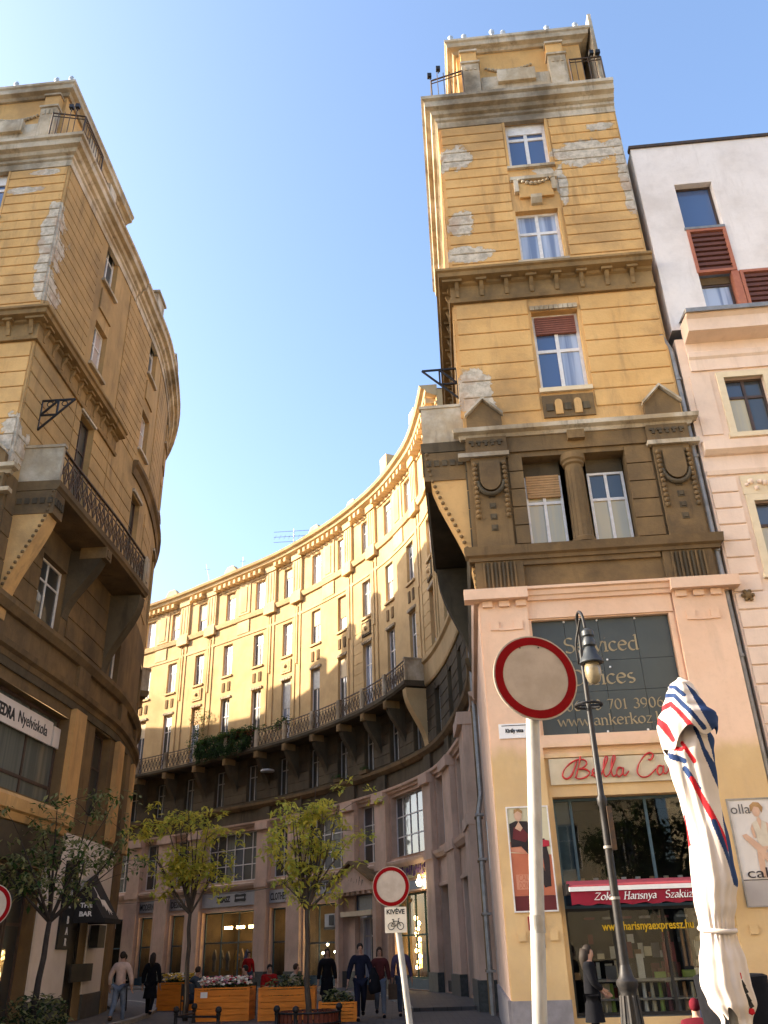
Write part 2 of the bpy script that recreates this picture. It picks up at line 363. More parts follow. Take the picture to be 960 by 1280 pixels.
# ------------------------------------------------------------------ site lines
TH=.08; P0=Vector((2,17.5)); EX=Vector((math.cos(TH),-math.sin(TH))); NN=Vector((math.sin(TH),math.cos(TH))); FW=5.23
TR=Path([P0+NN*8,P0,P0+EX*FW,P0+EX*FW+NN*7],-1,s_at=1)
LSP=crs([(-9.42,18.42),(-9.28,21),(-9.14,23.5),(-9.1,26),(-9.12,28.3),(-9.5,31.2),(-10.2,34.2),(-11.6,37.4),(-13.8,40.4),(-17,43.8),(-21,47),(-27,50.8),(-33.5,55.8),(-39,62),(-46,72)],4)
PC=P0-EX*11.45
TL=Path(list(reversed(LSP[1:]))+[PC,PC-EX*FW,PC-EX*FW+NN*7],1,s_at=len(LSP)-1)
RC=Path(crs([(2.62,25.48),(2.78,27),(2.8,29.5),(2.62,32.5),(2.3,35.5),(1.75,38.2),(.45,41.6),(-1.05,44.35),(-3.2,47.45),(-6.25,50.95),(-9.4,53.75),(-13.3,57.0),(-17,59.8),(-24,64.5),(-30,68)],8),1,curved=True)
ORG=(P0.x,P0.y,0); E3=(EX.x,EX.y,0)
# ------------------------------------------------------------------ materials
PATCH=[(.3,22.2,.55,.5),(.35,19.6,.45,.5),(.5,18.4,.7,.3),(4.15,21.9,.95,.55),(5.12,20.9,.2,1.6),(3.32,20.7,.16,1),(2.9,21.35,.3,.2),(.3,13.9,.6,.6),(4.7,22.9,.4,.2),
 (-11.62,20.4,.28,1.7),(-12.7,22.6,.55,.14),(-11.5,18.8,.3,.7),(-11.6,13.4,.35,.8),(-12.2,23.3,.4,.12)]
BARE=(.62,.53,.41)
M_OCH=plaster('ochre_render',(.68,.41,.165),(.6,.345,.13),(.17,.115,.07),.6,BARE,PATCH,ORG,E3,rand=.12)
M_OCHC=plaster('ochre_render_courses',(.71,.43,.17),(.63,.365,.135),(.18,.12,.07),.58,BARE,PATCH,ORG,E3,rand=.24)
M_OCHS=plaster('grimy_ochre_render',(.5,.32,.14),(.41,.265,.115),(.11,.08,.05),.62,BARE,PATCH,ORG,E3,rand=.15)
M_DIRT_SHADE=plaster('dirt_and_shade_render',(.25,.155,.068),(.15,.1,.052),(.045,.034,.025),.7,rand=.2)  # soot brown, darkened further to paint in shade on the left lower walls
M_SOOT_SHADE=plaster('soot_and_shade_render',(.13,.1,.06),(.095,.072,.046),(.03,.024,.018),.7,rand=.2)  # soot tone deepened so the colour holds the shade under the balconies
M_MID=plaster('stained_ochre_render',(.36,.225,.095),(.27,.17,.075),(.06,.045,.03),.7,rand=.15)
M_STONE=plaster('weathered_cornice_stone',(.64,.55,.42),(.42,.32,.2),(.09,.07,.05),.85,rand=.1)
M_CRES=plaster('crescent_ochre',(.62,.43,.22),(.54,.365,.175),(.24,.17,.09),.35,rand=.1)
M_CREST=plaster('crescent_trim',(.66,.48,.27),(.57,.4,.21),(.2,.15,.08),.35,rand=.1)
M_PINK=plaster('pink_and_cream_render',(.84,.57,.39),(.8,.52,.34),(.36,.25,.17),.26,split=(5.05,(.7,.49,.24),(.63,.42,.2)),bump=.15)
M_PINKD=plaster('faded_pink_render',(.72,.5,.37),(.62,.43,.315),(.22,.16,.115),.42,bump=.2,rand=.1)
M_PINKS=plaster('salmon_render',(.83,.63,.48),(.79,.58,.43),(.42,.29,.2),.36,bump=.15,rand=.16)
M_WHITE=plaster('white_render',(.8,.72,.66),(.77,.69,.63),(.46,.38,.32),.5,bump=.08)
M_CREAM=mat('cream_trim',(.72,.58,.38),(.66,.52,.33),4,.85)
M_PLINTH=mat('grey_plinth',(.3,.27,.27),(.22,.2,.2),3,.7,bump=.2)
M_GRAN=mat('dark_granite',(.085,.09,.085),(.05,.055,.052),9,.35)
M_IRON=mat('black_iron',(.02,.02,.022),(.035,.03,.028),12,.5,.3)
M_IRONW=mat('weathered_iron',(.06,.05,.045),(.12,.07,.04),9,.6,.5)
M_RUST=mat('rusty_iron',(.16,.075,.04),(.09,.05,.035),14,.8,.2)
M_ZINC=mat('zinc',(.32,.3,.28),(.22,.21,.19),4,.5,.4)
M_STEEL=mat('galvanised_steel',(.3,.28,.25),(.2,.185,.165),8,.6,.3,bump=.15)
M_FRAME=mat('white_window_paint',(.8,.76,.72),(.68,.63,.58),6,.5)
M_FRAMEG=mat('grey_window_paint',(.5,.49,.47),(.4,.39,.37),6,.5)
M_FRAMEB=mat('brown_window_paint',(.09,.055,.04),(.06,.04,.03),6,.5)
M_GL=glass('window_glass',(.03,.04,.06)); M_GLB=glass('window_glass_blue',(.05,.09,.2)); M_GLC=glass('curtained_glass',(.16,.2,.3),stripes=(.45,.5,.6))
M_GLD=glass('dim_glass',(.025,.028,.026)); M_GLG=glass('grey_green_glass',(.09,.1,.085),stripes=(.14,.15,.125),wave=.03); M_GLP=glass('pale_glass',(.5,.4,.34),rough=.06)
M_BLIND=mat('wood_slat_blind',(.5,.29,.13),(.42,.24,.1),8,.7); M_BLINDR=mat('red_brown_shutter',(.24,.085,.05),(.2,.07,.04),8,.6)
M_LOUV=mat('brown_louvre',(.14,.05,.03),(.11,.04,.025),8,.6); M_LOUVF=mat('terracotta_frame',(.42,.15,.08),(.36,.12,.07),8,.6)
M_DARK=mat('dark_interior',(.03,.026,.022),(.02,.018,.015),3,.9)
M_INT=mat('brown_interior',(.085,.062,.042),(.045,.034,.025),1.5,.9)
M_TEAL=mat('blue_grey_shopfront',(.055,.1,.125),(.04,.075,.095),5,.5); M_GREEN=mat('green_shopfront',(.05,.11,.07),(.035,.08,.055),5,.55)
M_SGREY=mat('grey_sign_board',(.27,.25,.25),(.22,.2,.2),2,.6); M_SLIGHT=mat('pale_sign_board',(.42,.41,.41),(.36,.35,.35),2,.6); M_INK=mat('black_lettering',(.018,.017,.018),(.02,.02,.02),5,.6)
M_WPAINT=mat('white_wall_paint',(.72,.63,.55),(.66,.57,.49),2,.8,bump=.1); M_RED=mat('sign_red',(.2,.0005,.003),(.17,.0005,.002),5,.55,spec=.08)
M_SIGNW=mat('sign_white',(.42,.345,.28),(.33,.27,.215),4.5,.5,spec=.3); M_BLACK=mat('black_board',(.012,.012,.013),(.02,.019,.019),6,.5); M_WHITEI=mat('white_lettering',(.85,.82,.78),(.8,.77,.73),5,.6)
M_LAMPW=mat('warm_lit_lamp',(1,.8,.4),emit=(1,.6,.22),es=16); M_LAMPC=mat('lit_bulb',(1,.9,.7),emit=(1,.8,.5),es=16)
# ------------------------------------------------------------------ ground
def sheet(name,pts,z,m,label=None):
    b=MB(); b.add([(x,y,z) for x,y in pts],[tuple(range(len(pts)))]); return b.build(name,m,None,kind='structure',recalc=False)
M_ASPH=mat('asphalt',(.06,.056,.055),(.042,.04,.04),1.2,.85,bump=.5,bscale=60)
def pavers(name,c1,c2,mortar,w,h):
    M,t,b,p=base(name,.75,0,.3); br=nd(t,'TexBrick'); br.inputs['Color1'].default_value=rgb(c1); br.inputs['Color2'].default_value=rgb(c2); br.inputs['Mortar'].default_value=rgb(mortar)
    br.inputs['Scale'].default_value=1; br.inputs['Brick Width'].default_value=w; br.inputs['Row Height'].default_value=h; br.inputs['Mortar Size'].default_value=.012; t.links.new(p,br.inputs['Vector'])
    t.links.new(mix(t,ramp(t,noi(t,p,1.5,5),.4,.75),br.outputs[0],tuple(x*.6 for x in c1)),b.inputs['Base Color'])
    bn=nd(t,'Bump'); bn.inputs['Strength'].default_value=.3; bn.inputs['Distance'].default_value=.01; t.links.new(br.outputs['Fac'],bn.inputs['Height']); bn.invert=True; t.links.new(bn.outputs[0],b.inputs['Normal']); return M
sheet('ground',[(-400,-300),(400,-300),(400,500),(-400,500)],0,M_ASPH)
def strip(name,path,s0,s1,o0,o1,z,m,kind='structure',zlow=None):
    b=MB()
    if zlow is None:
        st=path.stations(s0,s1); vs=[path.P(q,o,z) for q in st for o in(o0,o1)]; b.add(vs,[(2*i,2*i+1,2*i+3,2*i+2) for i in range(len(st)-1)])
    else: b.pbox(path,s0,s1,zlow,z,o0,o1)
    return b.build(name,m,None,kind=kind,recalc=zlow is not None)
M_PAVE=pavers('street_pavers',(.1,.09,.086),(.075,.07,.068),(.035,.032,.03),.4,.2); M_KERB=mat('kerb_stone',(.26,.24,.22),(.19,.175,.16),4,.8,bump=.2)
sheet('passage_paving',[(-9.3,19.5),(2.2,18.6),(2.6,27),(2.2,36),(-1,44),(-6,50.8),(-17,59.5),(-27,65.8),(-27,50.6),(-17,43.7),(-11.6,37),(-9.3,31)],.004,M_PAVE)
strip('pavement',RC,3,47,.1,2.4,.1,M_PAVE,zlow=-.05); strip('kerb',RC,3,47,2.4,2.6,.105,M_KERB,zlow=-.05)
strip('pavement',TL,-34,-1,.1,1.5,.1,M_PAVE,zlow=-.05); strip('kerb',TL,-34,-1,1.5,1.68,.105,M_KERB,zlow=-.05)
strip('pavement',TR,.0,14,.1,3.2,.1,M_PAVE,zlow=-.05); strip('kerb',TR,0,14,3.2,3.4,.105,M_KERB,zlow=-.05)
# ------------------------------------------------------------------ corner towers (the two mirror each other)
C1=[(-.1,23.5),(.04,23.5),(.04,23.74),(.1,23.78),(.1,23.88),(.2,23.92),(.24,24.04),(.38,24.08),(.4,24.28),(.48,24.32),(.48,24.44),(-.1,24.5)]
C2=[(-.1,16.7),(.1,16.7),(.12,16.8),(.05,16.84),(.05,17.26),(.12,17.3),(.14,17.36),(.34,17.4),(.36,17.52),(.42,17.55),(.42,17.62),(-.1,17.68)]
def swag(par,path,s0,s1,z,drop,o,r,m,n=11):
    for i in range(n):
        u=i/(n-1); b=MB(); b.ball(path.P(s0+(s1-s0)*u,o,z-drop*4*u*(1-u)),r*(.8+.5*math.sin(PI*u)),8,(1,1,.8)); b.build('swag_bead',m,par,smooth=True)
def tower(root,T,sl,right):
    W1,W2,W3=(1.95,3.13,21.57,23.55),(1.92,3.1,17.98,19.86),(1.98,3.17,13.8,16.25)
    OPF=(1.3,3.7,9.66,11.92); SG=(1.1,4.0,5.38,7.83); SH=(1.13,4.04,.45,4.18)
    ops=[W1,W2,W3,OPF,SG,SH]
    wall('wall',T,0,FW,12.6,24.45,[W1,W2,W3],M_OCH,root,.28)
    wall('wall',T,0,FW,8.5,12.6,[OPF],M_DIRT_SHADE,root,.45)
    wall('wall',T,0,FW,0,8.5,[SG,SH],M_PINK,root,.3)
    wall('wall',T,FW,FW+7,0,24.45,[],M_OCH,root)
    clear1=[(1.86,3.26,20,25),(1.86,3.26,17,21.5)]
    courses(root,T,.06,FW-.06,17.72,23.5,.363,[(1.86,3.24,21.4,23.9),(1.86,3.24,19.95,21.4),(1.86,3.24,17.9,19.95)],M_OCHC,.035,.028)
    courses(root,T,.06,FW-.06,13.2,16.68,.5,[(1.9,3.25,12.9,16.5)],M_OCHC,.035,.03)
    courses(root,T,FW+.1,FW+4,13.2,23.5,.5,[],M_OCHC,.03,.03)
    # window surrounds and windows
    for w in (W1,W2): 
        for a,c in ((w[0]-.07,w[0]),(w[1],w[1]+.07)): MB().pbox(T,a,c,w[2],w[3],-.01,.03).build('window_jamb',M_OCHC,root)
        MB().pbox(T,w[0]-.09,w[1]+.09,w[2]-.09,w[2],-.05,.1).build('window_sill',M_STONE,root)
    f=window(root,T,*W1,-.2,2,[.68],M_FRAME,[M_GLB],.09,.1); 
    MB().pbox(T,W1[0]+.09,W1[1]-.09,23.12,23.46,-.2,-.155).build('shutter_box',M_FRAME,f)
    window(root,T,*W2,-.2,2,[.62],M_FRAME,[M_GLC],.08,.09)
    f=window(root,T,*W3,-.22,2,[.53],M_FRAME,[M_GLB,M_GLC],.08,.09); b=MB()
    for k in range(8): b.pbox(T,W3[0]+.08,W3[1]-.08,15.62+k*.07,15.675+k*.07,-.22,-.14)
    b.build('roller_shutter',M_BLINDR,f)
    b=MB()
    for k in range(10): b.pbox(T,W3[0]-.02+k*.122,W3[0]+.09+k*.122,16.27,16.4,-.02,.07)
    b.build('window_cornice',M_STONE,root)
    MB().pbox(T,W3[0]-.05,W3[1]+.05,13.68,13.8,-.1,.09).build('window_sill',M_CREAM,root)
    # swag panel between the two upper windows
    MB().pbox(T,1.9,3.2,20.98,21.1,-.01,.12).build('panel_cornice',M_STONE,root)
    MB().pbox(T,2.1,3.05,20.3,20.82,-.01,.09).build('swag_panel',M_OCHC,root)
    swag(root,T,2.12,3.03,20.95,.18,.12,.055,M_STONE,9)
    for a in (1.98,3.02): MB().pbox(T,a,a+.12,20.5,20.95,-.01,.13).build('swag_block',M_STONE,root)
    b=MB(); b.sweep(T,2.4,2.7,[(-.01,20.02),(.08,20.05),(.16,20.2),(.16,20.32),(-.01,20.32)]); b.build('keystone',M_STONE,root)
    # vent panel under the third-floor window
    MB().pbox(T,1.96,3.2,12.95,13.58,-.01,.05).build('vent_panel',M_DIRT_SHADE,root)
    for s in (2.12,2.56,3.0): MB().pbox(T,s-.08,s+.08,13.12,13.32,.045,.085).build('vent_square',M_SOOT_SHADE,root)
    for s in (2.34,2.8):
        p=[T.P(s+.09*math.cos(R(a)),.05,13.36+.09*math.sin(R(a))) for a in range(0,181,30)]+[T.P(s-.09,.05,13.02),T.P(s+.09,.05,13.02)]
        MB().poly(p,T.P(s,.03,0)-T.P(s,0,0)).build('vent_arch',M_OCH,root)
    # cornices, brackets
    MB().sweep(T,-sl,FW,C1).build('main_cornice',M_STONE,root)
    MB().sweep(T,-sl,FW,C2).build('middle_cornice',M_MID,root)
    ks=[.12+i*.655 for i in range(8)]+[-.35-.62*i for i in range(int((sl-.2)/.62))]
    for s in ks:
        b=MB(); b.pbox(T,s-.14,s+.14,17.3,17.37,.04,.26); b.sweep(T,s-.05,s+.05,[(.04,17.3),(.2,17.3),(.15,17.16),(.1,17.08),(.085,16.9),(.04,16.88)]); b.build('cornice_bracket',M_MID,root)
    # attic
    a0,a1=0,4.5
    if right: A=Path([P0+EX*.45+NN*7.5,P0+EX*.45,P0+EX*4.97,P0+EX*4.97+NN*6],-1,s_at=1)
    else: A=Path([TL.P(-5.9,-.45,0).xy,TL.P(-3,-.45,0).xy,PC-EX*.45,PC-EX*4.97,PC-EX*4.97+NN*6],1,s_at=2)
    al=A.L[0]
    MB().sweep(A,al,A.L[-1],[(-1.4,24.45),(-.3,24.45),(-.3,27.35),(-1.4,27.35)]).build('attic_wall',M_OCHC,root)
    MB().sweep(A,al-.1,A.L[-1],[(-2,27.2),(-.22,27.2),(-.16,27.28),(-.02,27.32),(.0,27.48),(.05,27.52),(.05,27.62),(-2,27.66)]).build('attic_cornice',M_STONE,root)
    for q in (-2.2,-4.2): MB().pbox(A,q-.3,q+.3,24.45,27.2,-.32,-.1).build('attic_pier',M_STONE,root)
    for s in (.87,3.57):
        MB().pbox(T,s,s+.54,24.45,26.42,-.32,-.02).build('attic_pier',M_STONE,root)
        MB().pbox(T,s-.04,s+.58,26.42,26.5,-.33,.03).build('pier_cap',M_STONE,root)
        MB().pbox(T,s,s+.5,26.5,27.02,-.32,-.06).build('attic_pier',M_OCHC,root)
        MB().pbox(T,s-.03,s+.53,27.02,27.1,-.33,.0).build('pier_cap',M_STONE,root)
        for k in range(3): MB().pbox(T,s+.1+k*.14,s+.18+k*.14,26.1,26.32,-.05,.0).build('pier_dash',M_STONE,root)
    MB().pbox(T,1.44,3.56,24.45,25.85,-.32,-.14).build('attic_parapet',M_STONE,root)
    MB().pbox(T,1.95,3.12,25.45,25.98,-.2,-.02).build('attic_tablet',M_STONE,root)
    swag(root,T,1.65,3.05,26.42,.2,-.26,.06,M_STONE,15)
    for s in (.62,1.05,1.95,2.3,3.7,4.6) if right else (.6,1.1,2.5):
        b=MB(); b.lathe([(.02,0),(.04,.02),(.03,.06),(.09,.14),(.085,.22),(.04,.28),(.01,.3)],T.P(s,-.02,27.62),10,Matrix.Diagonal((1,.5,1.0 if s not in(1.95,) else 1.35))); b.build('roof_finial',M_FIN,root,smooth=True)
    def rail(s0,s1):
        b=MB(); n=max(2,int(abs(s1-s0)/.17))
        b.tube([T.P(s0,.12,25.92),T.P(s1,.12,25.92)],.028,6); b.tube([T.P(s0,.12,25.78),T.P(s1,.12,25.78)],.018,5)
        for k in range(n+1): q=s0+(s1-s0)*k/n; b.tube([T.P(q,.12,24.45),T.P(q,.12,25.92)],.013 if 0<k<n else .025,5)
        b.build('terrace_railing',M_IRONW,root)
    rail(-.12,.86); rail(4.15,5.12)
    rail(-1.7,-.14)
    for s in ((-.05,.12,4.85,5.05) if right else (.05,.25)):
        b=MB(); b.tube([T.P(s,.14,25.9),T.P(s,.14,26.0)],.02,5); b.box(T.P(s,.16,26.07),(.13,.12,.15)); b.build('floodlight',M_IRON,root)
    if right: MB().pbox(T,5.03,5.13,24.45,28.2,-2.3,.02).build('party_wall_slab',M_STONE,root)
    # ledge, lintel, pilasters of the piano nobile
    MB().sweep(T,-.02,FW+.05,[(-.05,12.46),(.1,12.46),(.14,12.54),(.26,12.58),(.28,12.68),(-.05,12.74)]).build('ledge',M_STONE,root)
    MB().pbox(T,.94,4.28,12.05,12.47,-.3,.06).build('lintel',M_DIRT_SHADE,root)
    MB().pbox(T,2.42,2.82,12.24,12.47,.05,.2).build('keystone',M_DIRT_SHADE,root)
    for k,s in enumerate((.04,4.28)):
        e=s+.92
        b=MB(); b.poly([T.P(s+.04,-.02,12.7),T.P(e-.04,-.02,12.7),T.P(e-.04,-.02,13.05),T.P((s+e)/2,-.02,13.5),T.P(s+.04,-.02,13.05)],T.P(s,.14,0)-T.P(s,-.02,0)); b.build('pediment',M_DIRT_SHADE,root)
        b=MB()
        for u,v in ((s+.0,(s+e)/2),((s+e)/2,e-.0)):
            pa=(u,13.03 if u<v and u==s else 13.5); 
            z0,z1=(13.04,13.52) if u==s else (13.52,13.04)
            b.poly([T.P(u,.1,z0),T.P(v,.1,z1),T.P(v,.1,z1+.07),T.P(u,.1,z0+.07)],T.P(s,.24,0)-T.P(s,.1,0))
        b.build('pediment_moulding',M_STONE,root)
        MB().pbox(T,s-.02,e+.02,12.0,12.47,-.02,.14).build('capital',M_DIRT_SHADE,root)
        MB().pbox(T,s-.05,e+.05,11.92,12.03,-.02,.19).build('capital_moulding',M_STONE,root)
        for i in range(5):
            MB().pbox(T,s+.05+i*.17,s+.16+i*.17,12.3,12.36,.13,.18).build('fret_block',M_SOOT_SHADE,root)
            MB().pbox(T,s+.1+i*.16,s+.16+i*.16,12.22,12.31,.13,.175).build('fret_block',M_SOOT_SHADE,root)
        MB().pbox(T,s+.06,e-.04,9.6,11.93,-.02,.1).build('pilaster',M_DIRT_SHADE,root)
        m_=s+.48
        p=[T.P(m_-.24,.09,11.78),T.P(m_+.24,.09,11.78)]+[T.P(m_+.24*math.cos(R(a)),.09,11.3-.3*math.sin(R(a))) for a in range(0,181,20)]
        MB().poly(p,T.P(s,.1,0)-T.P(s,0,0)).build('shield',M_DIRT_SHADE,root)
        b=MB(); b.tube([T.P(m_+.3*math.cos(R(a)),.16,11.26-.36*math.sin(R(a))) for a in range(0,181,20)],[.03+.03*math.sin(R(a)) for a in range(0,181,20)],6); b.build('shield_collar',M_SOOT_SHADE,root,smooth=True)
        for sg in (-1,1):
            for i in range(12):
                b=MB(); b.ball(T.P(m_+sg*.34,.14,11.72-i*.125),.062,8); b.build('bead',M_DIRT_SHADE,root,smooth=True)
        for i in range(4):
            z=10.9-i*.28
            b=MB(); b.pbox(T,m_-.075,m_+.075,z-.075,z+.075,.09,.115); b.pbox(T,m_-.045,m_+.045,z-.045,z+.045,.11,.14); b.build('square_boss',M_SOOT_SHADE,root)
        # banded blocks flanking the recess
        q0,q1=(s+.94,1.3) if k==0 else (3.7,s)
        for i in range(5): MB().pbox(T,q0,q1-.0,9.66+i*.47,10.1+i*.47,-.02,.05).build('reveal_block',M_DIRT_SHADE,root)
    b=MB(); b.lathe([(.27,9.62),(.27,9.72),(.235,9.76),(.225,10.3),(.205,11.5),(.2,11.62),(.25,11.66),(.25,11.72),(.29,11.76),(.29,11.92)],T.P(2.5,-.14,0).to_tuple()[:2]+(0,),20); b.build('column',M_DIRT_SHADE,root,smooth=R(40))
    b=MB()
    for k in range(14):
        a=2*PI*k/14; c=T.P(2.5,-.14,0); b.tube([(c.x+.228*math.cos(a),c.y+.228*math.sin(a),9.78),(c.x+.204*math.cos(a),c.y+.204*math.sin(a),11.5)],.016,4)
    b.build('flute',M_DIRT_SHADE,root)
    for w,(u,v) in enumerate(((1.33,2.2),(2.82,3.67))):
        f=window(root,T,u,v,9.68,11.56,-.4,2,[.62],M_FRAME,[M_GLW,M_GLW,M_GLD if w else M_GLW,M_GLD if w else M_GLW],.06,.07)
        MB().pbox(T,u,v,11.56,11.92,-.42,-.36).build('window_head',M_SOOT_SHADE,root)
        if w==0:
            for k in range(9): MB().pbox(T,u+.05,v-.05,10.98+k*.066,11.035+k*.066,-.39,-.33).build('blind_slat',M_BLIND,f)
    MB().sweep(T,-.06,FW+.05,[(-.05,9.24),(.12,9.24),(.13,9.32),(.2,9.36),(.22,9.56),(-.05,9.62)]).build('sill_band',M_DIRT_SHADE,root)
    MB().pbox(T,1.06,4.06,9.12,9.25,-.02,.07).build('apron_moulding',M_DIRT_SHADE,root)
    for s in (0,4.1):
        MB().pbox(T,s,s+1.06,8.52,9.25,-.02,.08).build('fluted_block',M_DIRT_SHADE,root)
        for k in range(9): MB().pbox(T,s+.17+k*.085,s+.21+k*.085,8.56,9.2,.07,.12).build('flute_rib',M_SOOT_SHADE if k%2 else M_DIRT_SHADE,root)
    # pink ground storeys
    MB().sweep(T,-.02,FW+.05,[(-.05,8.26),(.1,8.26),(.12,8.34),(.16,8.36),(.18,8.46),(.24,8.48),(.24,8.54),(-.05,8.56)]).build('shop_cornice',M_PINK,root)
    for s in (.0,4.12):
        e=s+(1.04 if s==0 else FW-4.12)
        MB().pbox(T,s+.02,e,.74,8.27,-.05,.1).build('pilaster',M_PINK,root)
        MB().pbox(T,s-.02,e+.03,8.28,8.52,-.05,.3).build('capital',M_PINK,root)
        for i in range(3): MB().pbox(T,s+.08+i*.36,s+.3+i*.36,8.14,8.27,.09,.17).build('dentil',M_PINK,root)
        for u,v,z0,z1 in ((s+.22,s+.4,7.62,7.82),(s+.72,s+.9,7.62,7.82),(s+.4,s+.72,7.61,7.66)): MB().pbox(T,u,v,z0,z1,.09,.13).build('relief_block',M_PINK,root)
        MB().pbox(T,s-.0,e+.02,-.02,.74,-.05,.13).build('plinth',M_PLINTH,root)
        if right:
            for u in (s+.22,s+.8): MB().pbox(T,u,u+.14,1.68,1.84,.09,.14).build('relief_block',M_PINK,root)
    MB().pbox(T,1.04,4.1,7.86,8.27,-.05,.04).build('lintel',M_PINK,root)
M_GLW=glass('glass_with_warm_reflection',(.5,.4,.2),stripes=(.42,.36,.22),wave=.3)  # warm reflection of the house opposite put into the pane colour
M_FIN=mat('pale_frosted_ornament',(.5,.54,.58),(.4,.43,.46),6,.4)
rt=thing('corner_tower_building','tall narrow ochre corner tower with peeling render above a pink shop front','building',(2+2.6,17.3,0))
tower(rt,TR,8,True)
lt=thing('curved_corner_building','shaded ochre tower block on the left whose side wall curves away into the passage','building',(-11.9,18.5,0))
tower(lt,TL,6.2,False)
# ---- right tower: side wall
OPS=[(-5.1,-4.1,9.7,11.7),(-2.9,-1.9,9.7,11.7),(-4.6,-3.6,13.9,16.3)]
wall('side_wall',TR,-8,0,12.6,24.45,[OPS[2]],M_OCH,rt); wall('side_wall',TR,-8,0,8.5,12.6,OPS[:2],M_SOOT_SHADE,rt); wall('side_wall',TR,-8,0,0,8.5,[],M_PINKD,rt)
for q in OPS: window(rt,TR,*q,-.18,2,[.65],M_FRAME,M_GLD,split=False)
courses(rt,TR,-7.9,-.06,13.2,16.76,.51,[OPS[2]],M_OCHC); courses(rt,TR,-7.9,-.06,17.72,23.5,.363,[],M_OCHC,.035,.028); courses(rt,TR,-7.9,-.1,9.7,12.2,.55,OPS[:2],M_SOOT_SHADE)
MB().sweep(TR,-8,-.01,[(-.05,9.24),(.1,9.26),(.16,9.5),(-.05,9.6)]).build('sill_band',M_SOOT_SHADE,rt); MB().sweep(TR,-8,-.01,[(-.05,8.28),(.1,8.3),(.14,8.5),(-.05,8.54)]).build('shop_cornice',M_PINKD,rt)
MB().pbox(TR,-8,-.0,-.02,.74,-.05,.06).build('plinth',M_PLINTH,rt)
MB().add([TR.P(-8,0,24.45),TR.P(0,0,24.45),TR.P(FW,0,24.45),TR.P(FW+7,0,24.45)],[(0,1,2,3)]).build('roof',M_ZINC,rt)
MB().add([TR.P(-8,0,0,1),TR.P(FW+7,0,0,1),TR.P(FW+7,0,24.45,1),TR.P(-8,0,24.45,1)],[(0,1,2,3)]).build('rear_wall',M_OCH,rt)
# ---- balconies
def scurve(T,s0,s1,root,mf,me_,w=1.0,ztop=12.2,zbot=9.6,beads=True,name='balcony_bracket'):
    pr=[(-.02,zbot)]
    for i in range(13):
        u=i/12; o=w*(.5-.5*math.cos(PI*u))*.97+.02; z=zbot+(ztop-zbot)*u; pr.append((o,z))
    pr+= [(w,ztop+.02),(-.02,ztop+.02)]
    br=MB().sweep(T,s0,s1,pr).build(name,mf,root)
    if beads:
        bp=pr[1:14]
        for i in range(24):
            t=i/23*12; k=min(11,int(t)); f=t-k; o=bp[k][0]*(1-f)+bp[k+1][0]*f; z=bp[k][1]*(1-f)+bp[k+1][1]*f
            e=s1 if abs(s1)<abs(s0) else s0
            b=MB(); b.ball(T.P(e+(.015 if e==s1 else -.015),o-.03,z+.05),.05,6); b.build('bead',me_,br,smooth=True)
    return br
def lattice(T,s0,s1,o,z0,z1,root,m,n=None,name='railing_panel'):
    n=n or max(2,round((s1-s0)/.33)); b=MB(); h=z1-z0; d=(s1-s0)/n
    b.pbox(T,s0,s1,z1-.045,z1,o-.035,o+.035); b.pbox(T,s0,s1,z0+.06,z0+.09,o-.015,o+.015); b.pbox(T,s0,s1,z1-.2,z1-.175,o-.012,o+.012)
    for i in range(n):
        a=s0+i*d; c=a+d
        b.bar(T.P(a,o,z0+.08),T.P(c,o,z1-.19),.028); b.bar(T.P(c,o,z0+.08),T.P(a,o,z1-.19),.028); b.bar(T.P(a,o,z0+.05),T.P(a,o,z1-.02),.022)
        mm=(a+c)/2; zz=(z0+z1-.11)/2
        b.tube([T.P(mm+.09*math.cos(q*PI/4),o,zz+.11*math.sin(q*PI/4)) for q in range(9)],.014,4,False)
    return b.build(name,m,root)
def balcony(T,root,s0,s1,w,brk,posts,endm,slabm,near_end,bw=.4,beads=True,mb=None):
    MB().sweep(T,s0,s1,[(0,12.3),(w,12.3),(w+.03,12.36),(w+.07,12.4),(w+.07,12.56),(0,12.58)]).build('balcony_slab',M_SOOT_SHADE if root is not lt else M_DIRT_SHADE,root)
    sg=1 if near_end==s1 else -1
    e0,e1=(near_end-.12,near_end) if sg>0 else (near_end,near_end+.12)
    MB().pbox(T,e0,e1,12.57,13.56,.0,w+.02).build('balcony_end_wall',endm,root); MB().pbox(T,e0-.03,e1+.03,13.56,13.64,-.0,w+.06).build('end_wall_coping',endm,root)
    far=s0 if near_end==s1 else s1; f0,f1=(far,far+.12) if far==s0 else (far-.12,far)
    MB().pbox(T,f0,f1,12.57,13.56,.0,w+.02).build('balcony_end_wall',endm,root)
    ps=sorted(posts); 
    for p in ps:
        b=MB(); b.pbox(T,p-.15,p+.15,12.57,13.6,w-.12,w+.05); b.pbox(T,p-.08,p+.08,12.7,13.45,w+.045,w+.075); b.build('railing_post',endm,root)
    edges=[e1 if sg<0 else f1]+[x for p in ps for x in(p-.15,p+.15)]+[f0 if sg<0 else e0]
    edges=sorted(edges)
    for a,c in zip(edges[::2],edges[1::2]):
        if c-a>.3: lattice(T,a,c,w-.03,12.57,13.56,root,M_IRONW)
    for p in brk:
        bb=scurve(T,p-bw/2,p+bw/2,root,mb or endm,M_SOOT_SHADE,w-.08,12.2,10.2,False)
        b=MB(); b.pbox(T,p-bw/2-.02,p+bw/2+.02,11.95,12.31,.3,w+.02); b.pbox(T,p-.12,p+.12,12.02,12.24,w+.015,w+.05); b.build('bracket_end_block',M_MID,bb)
